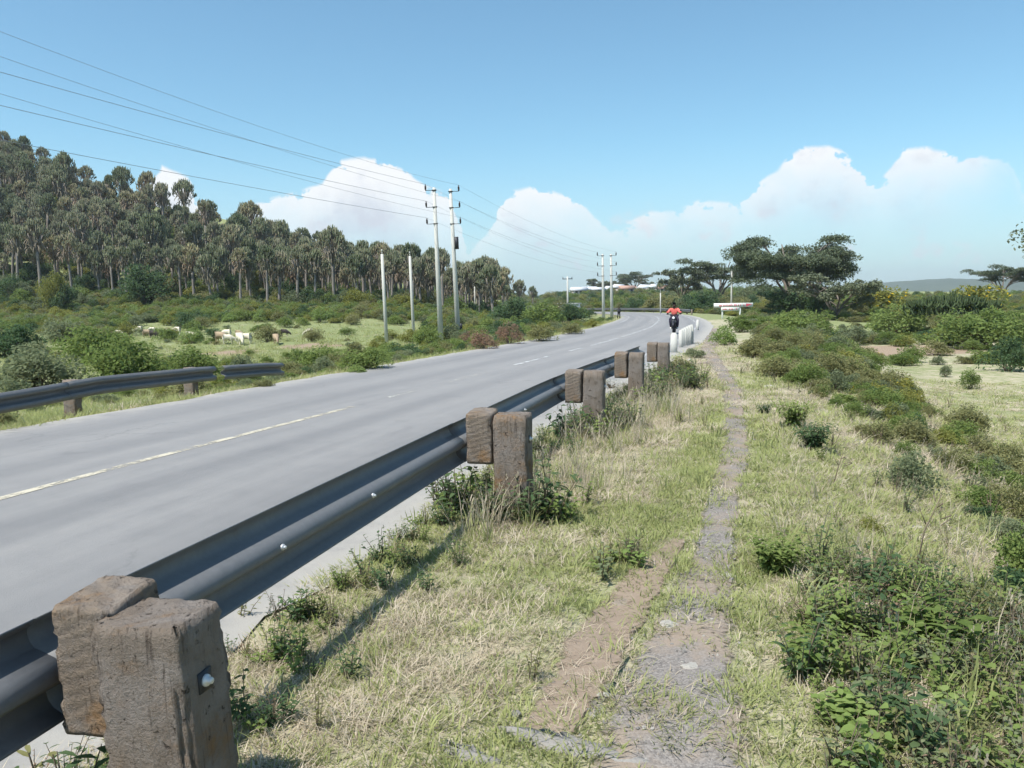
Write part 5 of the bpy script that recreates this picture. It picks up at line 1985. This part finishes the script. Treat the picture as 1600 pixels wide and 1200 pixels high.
def line_pole(loc, h, lean_, side, label, key, levels=3, box=False):
    t = empty('power_pole', loc)
    t.rotation_euler = (0, lean_, 0)
    link('shaft', pole_mesh(h, .20, .10, M['pole']), t)
    att = []
    for i in range(levels):
        z = h - .18 - i * 1.12
        arm = MB()
        arm.box((side * .30, 0, z), (.30, .018, .018))
        arm.box((0, 0, z), (.15, .13, .03))
        link('bracket', arm.mesh('bracket', M['steel_dark']), t)
        o_ = link('insulator', ins_me, t, (side * .58, 0, z + .22))
        att.append((side * .58, 0, z + .42))
    if box:
        b = MB()
        b.box((.24, 0, h - 3.75), (.13, .16, .42))
        b.box((.14, 0, h - 3.75), (.05, .05, .05))
        link('switch_box', b.mesh('switch_box', M['steel_dark']), t)
        b = MB()
        b.box((.24, 0, 1.0), (.08, .10, .22))
        b.box((.17, 0, 1.0), (.05, .04, .04))
        link('meter_box', b.mesh('meter_box', M['steel_dark']), t)
    tag(t, label, 'power pole', 'power poles')
    Mx = Matrix.Translation(loc) @ Matrix.Rotation(lean_, 4, 'Y')
    ATT[key] = [Mx @ Vector(a) for a in att]
    return t


PA = Vector((-4.84, 56.5, T(-4.84, 56.5)))
PB = Vector((-3.75, 58.3, T(-3.75, 58.3)))
hA = z_at(293, 680, 56.5) - PA.z
hB = z_at(295, 707, 58.3) - PB.z
line_pole(PA, hA, -.020, -1, 'tall pale concrete power pole, left of the near roadside pair', 'A')
line_pole(PB, hB, -.030, 1, 'tall pale concrete power pole, right of the near roadside pair, with dark box', 'B', 3, True)
PC = at_depth(943, 92)
PD = at_depth(956, 94)
line_pole(PC, z_at(397, 940, 92) - PC.z, -.01, -1, 'slim power pole, left of the far pair at the bend', 'C')
line_pole(PD, z_at(397, 953, 94) - PD.z, -.01, 1, 'slim power pole, right of the far pair at the bend', 'D')
line_pole(Vector((-23.5, -2.5, T(-23.5, -2.5))), 9.6, 0, -1, 'power pole beside the camera outside the left picture edge', 'A0')
line_pole(Vector((-22.3, -1.2, T(-22.3, -1.2))), 11.6, 0, 1, 'second power pole beside the camera outside the left picture edge', 'B0')
M['wire'] = plain('wire', (.22, .245, .28), .6, .2)


def sag_through(a, b, py):
    k = px_dir(2, py)
    r = k.x / k.y
    t = (r * a.y - a.x) / ((b.x - a.x) - r * (b.y - a.y))
    z = CAM_H + k.z / k.y * (a.y + (b.y - a.y) * t)
    return (a.z + (b.z - a.z) * t - z) / (4 * t * (1 - t))


def wire(a, b, sag, label, r=.011, n=24):
    t = np.linspace(0, 1, n)[:, None]
    P = np.array(a) * (1 - t) + np.array(b) * t
    P[:, 2] -= (4 * t * (1 - t) * sag)[:, 0]
    mb = MB()
    mb.tube(P, r, 4)
    tag(link('power_line', mb.mesh('power_line', M['wire'])), label, 'power line', 'power lines')


nm = ['top', 'middle', 'lowest']
for i in range(3):
    wire(ATT['A0'][i], ATT['A'][i], sag_through(ATT['A0'][i], ATT['A'][i], [113, 165, 219][i]), 'wire from the upper left to the %s insulator of the left tall pole' % nm[i], .009)
    wire(ATT['B0'][i], ATT['B'][i], sag_through(ATT['B0'][i], ATT['B'][i], [50, 89, 147][i]), 'faint wire from the upper left to the %s insulator of the right tall pole' % nm[i], .006)
    wire(ATT['A'][i], ATT['C'][i], .6, 'wire from the %s left insulator of the tall pair to the far pair' % nm[i], .006)
    wire(ATT['B'][i], ATT['D'][i], .6, 'wire from the %s right insulator of the tall pair to the far pair' % nm[i], .006)


def simple_pole(px, Y, top_py, label, r0=.11, r1=.08, mat='pole', arm=False, lean_=0.0):
    p = at_depth(px, Y)
    h = z_at(top_py, px, Y) - p.z
    t = empty('utility_pole', p)
    t.rotation_euler = (0, lean_, 0)
    link('shaft', pole_mesh(h, r0, r1, M[mat]), t)
    cap = MB()
    if arm:
        cap.box((0, 0, h - .35), (.75, .05, .05))
        for sx in (-.65, 0, .65):
            cap.tube([(sx, 0, h - .3), (sx, 0, h - .05)], [.05, .04], 6)
        link('crossarm', cap.mesh('crossarm', M['steel_dark']), t)
    else:
        cap.tube([(0, 0, h), (.0, 0, h + .18)], [.03, .03], 6)
        cap.tube([(0, 0, h + .18), (.0, 0, h + .32)], [.05, .04], 6)
        link('pin', cap.mesh('pin', M['pole']), t)
    tag(t, label, 'power pole', 'power poles')


simple_pole(602, 57, 397, 'short bare pale pole, leftmost of the four near the road', .13, .10, lean_=-.02)
simple_pole(645, 60, 400, 'short bare pale pole, second from the left near the road', .12, .09, lean_=-.02)
simple_pole(887, 120, 432, 'single pole with a small crossarm before the far bend', .16, .11, 'pole', True)
simple_pole(291, 140, 362, 'thin pole rising out of the hillside wood', .11, .08)
simple_pole(1143, 105, 424, 'pale pole behind the white road sign', .14, .10, 'pole')
simple_pole(742, 118, 448, 'thin grey pole among the bushes right of the tall poles', .10, .08)
simple_pole(1032, 108, 458, 'thin grey post behind the motorbike rider', .09, .07)

# ------------------------------------------------------------------ road sign
p = at_depth(1146, 72)
sg = empty('road_sign', (p.x, p.y, p.z), .06)
k_ = 72 / F_PX
zt_, zm_, zb_ = z_at(473.5, 1146, 72) - p.z, z_at(480, 1146, 72) - p.z, z_at(485.5, 1146, 72) - p.z
mb = MB()
mb.box((0, 0, (zt_ + zm_) / 2), (31 * k_, .02, (zt_ - zm_) / 2))
link('upper_board', mb.mesh('upper_board', M['white_paint']), sg)
mb = MB()
mb.box((-5 * k_, 0, (zm_ + zb_) / 2 - .004), (14.5 * k_, .02, (zm_ - zb_) / 2 - .004))
link('lower_board', mb.mesh('lower_board', M['white_paint']), sg)
for sx in (-17, 11):
    mb = MB()
    mb.box((sx * k_, .07, (zt_ - .5) / 2), (.06, .045, (zt_ + .5) / 2 - .02))
    link('post', mb.mesh('post', M['white_paint']), sg)
# faded red lettering, too small in the photograph to read: rows of worn strokes
red = plain('faded_red_paint', (.60, .10, .14), .7, 0, .3, 20.0)
rl = random.Random(4)
mb = MB()
for (x0, x1, zc, hh) in ((-22, 17, (zt_ + zm_) / 2 - .01, (zt_ - zm_) * .24), (-17, 7, (zm_ + zb_) / 2, (zm_ - zb_) * .22)):
    xx = x0
    while xx < x1:
        if rl.random() < .8:
            mb.box((xx * k_, -.0215, zc + rl.uniform(-.01, .01)), (.45 * k_, .0012, hh))
            if rl.random() < .6: mb.box(((xx + .7) * k_, -.0219, zc + rl.choice([-.6, 0, .6]) * hh), (.5 * k_, .0012, hh * .22))
        xx += rl.uniform(1.4, 2.1)
link('lettering', mb.mesh('lettering', red), sg)
arw = MB()
arw.add(np.array([(20 * k_, -.0225, zm_ + .03), (29.5 * k_, -.0225, (zt_ + zm_) / 2 + .06), (20 * k_, -.0225, zt_ - .05)]), None, [[0, 1, 2]])
link('red_patch', arw.mesh('red_patch', red), sg)
tag(sg, 'white road sign with faded red lettering on two pale posts', 'road sign')

# ------------------------------------------------------------------ village beyond the bend
def house(px, Y, wm, hm, roof, label, rz=0.0):
    p = at_depth(px, Y)
    wm, hm = wm * .72, hm * .85
    t = empty('house', (p.x, p.y, p.z), rz)
    d = wm * .6
    mb = MB()
    mb.box((0, 0, hm / 2 - .3), (wm / 2, d / 2, hm / 2 + .3))
    link('wall', mb.mesh('wall', M['house_wall']), t)
    mb = MB()
    e, rh = .35, wm * .22
    w2, d2 = wm / 2 + e, d / 2 + e
    mb.add(np.array([(-w2, -d2, hm - .05), (w2, -d2, hm - .05), (w2, d2, hm - .05), (-w2, d2, hm - .05), (-w2, 0, hm + rh), (w2, 0, hm + rh)]),
           [[0, 1, 5, 4], [2, 3, 4, 5], [0, 3, 2, 1]], [[0, 4, 3], [1, 2, 5]])
    link('roof', mb.mesh('roof', roof), t)
    mb = MB()
    mb.box((0, -d / 2 - .012, 1.0), (.5, .02, 1.0))
    link('door', mb.mesh('door', M['steel_dark']), t)
    for sx in (-.3, .3):
        mb = MB()
        mb.box((sx * wm, -d / 2 - .012, 1.6), (.45, .02, .45))
        link('window', mb.mesh('window', M['steel_dark']), t)
    tag(t, label, 'house', 'houses beyond the bend')


RW, RR = M['roof_white'], M['roof_rust']
for a in [(905, 300, 8, 2.6, RW, 'leftmost white-roofed house of the far village', .3), (921, 310, 7, 2.8, RW, 'white-roofed house just left of the far pole pair', -.4), (935, 305, 6, 2.6, RW, 'small white roof behind the far pole pair', .2),
          (951, 315, 8, 2.8, RW, 'white-roofed house right behind the far pole pair', 1.2), (967, 300, 8, 3.2, RW, 'white-gabled house left of the domed acacia', .9), (978, 298, 8, 2.6, RR, 'house with a rusty roof below the domed acacia', .1),
          (1000, 305, 6, 2.5, RR, 'small rusty-roofed house right of the domed acacia', -.3), (1009, 300, 9, 2.8, RW, 'white house with the brightest roof in the far village', .8), (1022, 302, 8, 3.0, RW, 'second bright white roof right of the brightest one', 1.1),
          (1038, 300, 7, 2.6, RR, 'rightmost pale house of the far village', .2)]:
    house(*a)
for (px, lb) in ((880, 'low white shed left of the thin pole'), (896, 'low cream shed right of the thin pole')):
    p = at_depth(px, 135)
    t = empty('shed', p, .2)
    z0 = max(z_at(481, px, 135) - p.z, .2)
    mb = MB()
    mb.box((0, 0, z0 / 2 + .3), (.9, .8, z0 / 2 + .35))
    link('wall', mb.mesh('wall', M['white_paint']), t)
    mb = MB()
    mb.box((0, 0, z0 + .72), (1.05, .95, .05))
    link('roof', mb.mesh('roof', RW), t)
    tag(t, lb, 'shed')


# ------------------------------------------------------------------ bodies
def skin_body(name, verts, edges, radii, mat, root=0, sub=2):
    me = bpy.data.meshes.new(name)
    me.from_pydata([tuple(v) for v in verts], edges, [])
    o = bpy.data.objects.new(name, me)
    COL.objects.link(o)
    md = o.modifiers.new('skin', 'SKIN')
    md.use_smooth_shade = True
    for i, sv in enumerate(me.skin_vertices[0].data):
        rr_ = radii[i]
        sv.radius = (rr_, rr_) if not isinstance(rr_, tuple) else rr_
        sv.use_root = (i == root)
    s = o.modifiers.new('sub', 'SUBSURF')
    s.levels = s.render_levels = sub
    dg = bpy.context.evaluated_depsgraph_get()
    dg.update()
    res = bpy.data.meshes.new_from_object(o.evaluated_get(dg))
    bpy.data.objects.remove(o)
    res.materials.clear()
    res.materials.append(mat)
    for p_ in res.polygons:
        p_.use_smooth = True
    res.name = name
    return res


def sheep_mesh(mat, headdown=True, seed=0):
    hz_ = .14 if headdown else .82
    nz = .34 if headdown else .72
    V = [(0, .38, .60), (0, .12, .62), (0, -.18, .61), (0, -.40, .60), (0, -.56, nz + .1 if headdown else .76), (0, -.70, nz if headdown else .84), (0, -.82, hz_ if headdown else .82),
         (.13, .36, .42), (.13, .40, .22), (.13, .36, 0), (-.13, .36, .42), (-.13, .38, .22), (-.13, .35, 0),
         (.12, -.34, .42), (.12, -.35, .22), (.12, -.34, 0), (-.12, -.30, .42), (-.12, -.27, .22), (-.12, -.31, 0), (0, .50, .52), (.09, -.66, nz + .10), (-.09, -.66, nz + .10)]
    E = [(0, 1), (1, 2), (2, 3), (3, 4), (4, 5), (5, 6), (0, 7), (7, 8), (8, 9), (0, 10), (10, 11), (11, 12), (3, 13), (13, 14), (14, 15), (3, 16), (16, 17), (17, 18), (0, 19), (5, 20), (5, 21)]
    R_ = [.22, .25, .25, .20, .12, .085, .05, .09, .04, .035, .09, .04, .035, .08, .038, .033, .08, .038, .033, .035, .025, .025]
    return skin_body('sheep', V, E, R_, mat, 1)


wool = plain('wool_cream', (.66, .60, .48), .95, 0, .2, 8.0, .4)
wool_b = plain('wool_tan', (.36, .27, .18), .95, 0, .2, 8.0, .4)
wool_d = plain('wool_dark', (.055, .045, .04), .95, 0, .3, 8.0, .4)
SM = {'c': sheep_mesh(wool), 't': sheep_mesh(wool_b), 'd': sheep_mesh(wool_d), 'u': sheep_mesh(wool, False), 'e': sheep_mesh(wool_d, False)}
for (px, py, k, rz, s, lb) in [
        (86, 524, 'c', 1.9, 1.0, 'leftmost cream sheep grazing in the field'), (118, 525, 'c', -1.4, .95, 'second cream sheep from the left of the field'),
        (171, 526, 'c', 1.6, .9, 'left of the two cream sheep behind the big green shrub'), (186, 526, 'c', 1.3, .9, 'right of the two cream sheep behind the big green shrub'),
        (218, 521, 'c', -1.7, 1.0, 'cream sheep at the back beside the dark animals'), (237, 522, 'c', -1.2, .9, 'small cream sheep behind the dark animals'),
        (241, 529, 'd', 1.3, 1.0, 'dark brown sheep lying low in the middle of the flock'), (230, 527, 't', 1.7, 1.0, 'tan sheep left of the dark brown one'),
        (253, 529, 'e', .2, 1.0, 'dark upright goat right of the dark brown sheep'), (265, 524, 'c', 1.0, .95, 'cream sheep just right of the dark goat'),
        (276, 524, 'c', -1.5, 1.1, 'cream sheep standing sideways behind the bare patch'), (300, 535, 'c', 1.4, 1.15, 'cream sheep walking alone in the centre of the flock'),
        (346, 537, 't', 1.2, 1.15, 'tan sheep at the left of the front group'), (354, 529, 'c', -1.5, 1.1, 'cream sheep at the back of the front group'),
        (357, 538, 'c', 1.7, 1.0, 'low cream sheep in the middle of the front group'), (376, 539, 'c', .5, 1.2, 'cream sheep facing the camera in the front group'),
        (385, 538, 'u', -1.7, 1.05, 'largest cream sheep at the right of the front group'), (373, 526, 't', 1.5, .8, 'small tan sheep behind the front group'),
        (432, 538, 't', .4, 1.0, 'tan sheep alone right of the front group'), (445, 526, 'd', 1.5, .9, 'dark sheep half hidden in the scrub on the right'),
        (483, 525, 'c', -1.4, .9, 'rightmost cream sheep in the field')]:
    p = hit(px, py)
    o = link('goat' if k == 'e' else 'sheep', SM[k], None, (p.x, p.y, p.z))
    o.scale = (s * .77, s * .77, s * .79)
    o.rotation_euler = (0, 0, rz)
    tag(o, lb, 'goat' if k == 'e' else 'sheep', 'grazing flock in the left field')


def capsule_skin(pts, rad, mat, name, root=0):
    return skin_body(name, pts, [(i, i + 1) for i in range(len(pts) - 1)], rad, mat, root)


# ---- motorbike and rider, coming towards the camera
def bike_wheel(parent, y):
    t = empty('wheel', (0, y, .30))
    t.parent = parent
    for nm_, R_, r_, mt in (('tyre', .27, .05, M['rubber']), ('rim', .205, .02, M['steel_dark'])):
        a = np.linspace(0, 2 * np.pi, 28)
        mb = MB()
        mb.tube(np.column_stack([0 * a, np.cos(a) * R_, np.sin(a) * R_]), r_, 8, caps=False)
        if nm_ == 'rim':
            for q in range(6):
                mb.tube([(0, 0, 0), (0, math.cos(q * 1.047) * R_, math.sin(q * 1.047) * R_)], [.02, .014], 5)
            mb.tube([(-.06, 0, 0), (.06, 0, 0)], [.04, .04], 8)
        link(nm_, mb.mesh(nm_, mt, True), t)


d_ = px_dir(1057, 522)
t_ = -CAM_H / d_.z
bx_, by_ = d_.x * t_, d_.y * t_ + .6
head_ = -.30
bk = empty('motorbike', (bx_, by_, .008), head_ + .05, .95)
bike_wheel(bk, -.62)
bike_wheel(bk, .62)
mb = MB()
for s_x in (-1, 1):
    mb.tube([(s_x * .085, -.62, .30), (s_x * .085, -.36, .98)], [.028, .025], 6)
link('fork', mb.mesh('fork', M['steel_dark'], True), bk)
mb = MB()
mb.tube([(-.38, -.22, 1.02), (-.2, -.32, 1.03), (0, -.36, .99), (.2, -.32, 1.03), (.38, -.22, 1.02)], .018, 6)
link('handlebar', mb.mesh('handlebar', M['steel_dark'], True), bk)
for s_x in (-1, 1):
    mb = MB()
    mb.tube([(s_x * .26, -.30, 1.03), (s_x * .34, -.32, 1.20)], .008, 5)
    mb.tube([(s_x * .36, -.34, 1.22), (s_x * .36, -.31, 1.22)], [.055, .055], 10)
    link('mirror', mb.mesh('mirror', M['black_paint']), bk)
mb = MB()
mb.tube([(0, -.55, .84), (0, -.52, .84), (0, -.40, .86), (0, -.34, .86)], [.075, .095, .085, .03], 12)
lo = link('headlight', mb.mesh('headlight', M['black_paint'], True), bk)
mb = MB()
mb.tube([(0, -.556, .84), (0, -.562, .84)], [.07, .06], 12)
link('lens', mb.mesh('lens', M['lamp_white'], True), lo)
mb = MB()
mb.tube([(0, -.32, .78), (0, -.22, .84), (0, .0, .84), (0, .12, .78)], [.05, .13, .14, .07], 10)
link('fuel_tank', mb.mesh('fuel_tank', M['black_paint'], True), bk)
mb = MB()
mb.tube([(0, .08, .78), (0, .2, .79), (0, .6, .82), (0, .75, .86)], [.08, .12, .12, .06], 8)
link('seat', mb.mesh('seat', M['rubber'], True), bk)
mb = MB()
mb.box((0, -.02, .42), (.12, .2, .16))
mb.box((0, -.02, .60), (.09, .12, .06))
mb.tube([(.11, -.15, .35), (.15, .1, .25), (.16, .7, .32)], [.025, .03, .045], 7)
link('engine', mb.mesh('engine', M['steel_dark']), bk)
mb = MB()
a = np.linspace(.3, 2.4, 10)
mb.tube(np.column_stack([0 * a, -.62 - np.cos(a) * .35, .30 + np.sin(a) * .35]), .055, 6)
link('mudguard', mb.mesh('mudguard', M['black_paint'], True), bk)
tag(bk, 'dark motorbike with round headlight coming along the right edge of the road', 'motorbike')

rd = empty('person', (bx_, by_, .008), head_ + .05, .95)
V = [(0, .26, .90), (0, .20, 1.05), (0, .12, 1.25), (0, .08, 1.36), (0, .05, 1.45), (0, .04, 1.53),
     (.18, .12, 1.27), (.33, .0, 1.12), (.34, -.22, 1.05), (-.18, .12, 1.27), (-.33, .0, 1.12), (-.34, -.22, 1.05),
     (.10, .24, .86), (.19, -.14, .74), (.17, .06, .36), (.17, -.08, .30), (-.10, .24, .86), (-.19, -.14, .74), (-.17, .06, .36), (-.17, -.08, .30)]
E_ = [(0, 1), (1, 2), (2, 3), (3, 4), (4, 5), (2, 6), (6, 7), (7, 8), (2, 9), (9, 10), (10, 11), (0, 12), (12, 13), (13, 14), (14, 15), (0, 16), (16, 17), (17, 18), (18, 19)]
R_ = [.14, .13, .15, .055, .095, .075, .07, .045, .035, .07, .045, .035, .09, .065, .045, .04, .09, .065, .045, .04]
link('body', skin_body('body', V, E_, R_, M['skin'], 0), rd)
link('shirt', skin_body('shirt', V[0:3] + [V[6], V[7], V[9], V[10], (.335, -.12, 1.08), (-.335, -.12, 1.08), (0, .10, 1.33)], [(0, 1), (1, 2), (2, 3), (3, 4), (2, 5), (5, 6), (4, 7), (6, 8), (2, 9)],
                        [.165, .165, .18, .095, .075, .095, .075, .06, .06, .075], M['shirt_red'], 0), rd)
link('trousers', skin_body('trousers', [V[0], V[12], V[13], V[14], V[16], V[17], V[18]], [(0, 1), (1, 2), (2, 3), (0, 4), (4, 5), (5, 6)], [.165, .115, .09, .07, .115, .09, .07], M['cloth_dark'], 0), rd)
for s_x in (-1, 1):
    mb = MB()
    mb.tube([(s_x * .17, .10, .31), (s_x * .17, .0, .30), (s_x * .17, -.14, .28)], [.05, .055, .035], 8)
    link('shoe', mb.mesh('shoe', M['white_paint'], True), rd)
link('hair', capsule_skin([(0, .08, 1.50), (0, .06, 1.545), (0, .02, 1.55)], [.085, .085, .07], M['hair'], 'hair', 1), rd)
# hands: palm with five short curled fingers round the grips
for s_x in (-1, 1):
    hv, he, hr = [(s_x * .34, -.20, 1.055), (s_x * .34, -.25, 1.05)], [(0, 1)], [.035, .035]
    for q in range(4):
        b0 = len(hv)
        xx = s_x * (.31 + .02 * q)
        hv += [(xx, -.28, 1.05), (xx, -.285, 1.02 - .003 * (q % 2))]
        he += [(1, b0), (b0, b0 + 1)]
        hr += [.010, .009]
    hv.append((s_x * .30, -.235, 1.03))
    he.append((0, len(hv) - 1))
    hr.append(.010)
    link('hand', skin_body('hand', hv, he, hr, M['skin'], 0, 1), rd)
tag(rd, 'person in a red shirt and dark trousers riding the motorbike', 'person')

# ---- small figure on the far shoulder
d_ = px_dir(967, 497.5)
t_ = -CAM_H / d_.z
wk = empty('person', (d_.x * t_, d_.y * t_, T(d_.x * t_, d_.y * t_)), .3, .72)
V = [(0, 0, .92), (0, .01, 1.12), (0, .0, 1.36), (0, -.01, 1.48), (0, -.02, 1.58), (0, -.03, 1.66),
     (.18, 0, 1.38), (.23, .06, 1.12), (.22, -.04, .90), (-.18, 0, 1.38), (-.23, -.05, 1.12), (-.21, -.16, .92),
     (.09, 0, .88), (.10, -.12, .50), (.10, -.06, .08), (.10, -.18, .04), (-.09, 0, .88), (-.10, .06, .50), (-.10, .26, .12), (-.10, .20, .03)]
link('body', skin_body('body', V, E_, R_, M['skin'], 0), wk)
link('jacket', skin_body('jacket', V[0:3] + [V[6], V[7], V[9], V[10], V[8], V[11]], [(0, 1), (1, 2), (2, 3), (3, 4), (2, 5), (5, 6), (4, 7), (6, 8)], [.16, .165, .18, .09, .075, .09, .075, .055, .055], M['cloth_grey'], 0), wk)
link('trousers', skin_body('trousers', [V[0], V[12], V[13], V[14], V[16], V[17], V[18]], [(0, 1), (1, 2), (2, 3), (0, 4), (4, 5), (5, 6)], [.16, .115, .085, .07, .115, .085, .07], M['hair'], 0), wk)
tag(wk, 'small dark figure walking on the left shoulder at the far bend', 'person')

# ------------------------------------------------------------------ haze
def build_haze():
    mb = MB()
    mb.box((400, 1450, 36), (3400, 1650, 60))
    m, k, out = new_mat('haze')
    v = k.new('ShaderNodeVolumePrincipled')
    v.inputs['Color'].default_value = (.80, .88, 1.0, 1)
    v.inputs['Density'].default_value = 0.00022
    v.inputs['Anisotropy'].default_value = 0.2
    k.l.new(v.outputs[0], out.inputs['Volume'])
    o = link('haze', mb.mesh('haze', m))
    tag(o, 'pale blue haze over the distant land', None, None, 'stuff')


HAZE = True
if HAZE:
    build_haze()
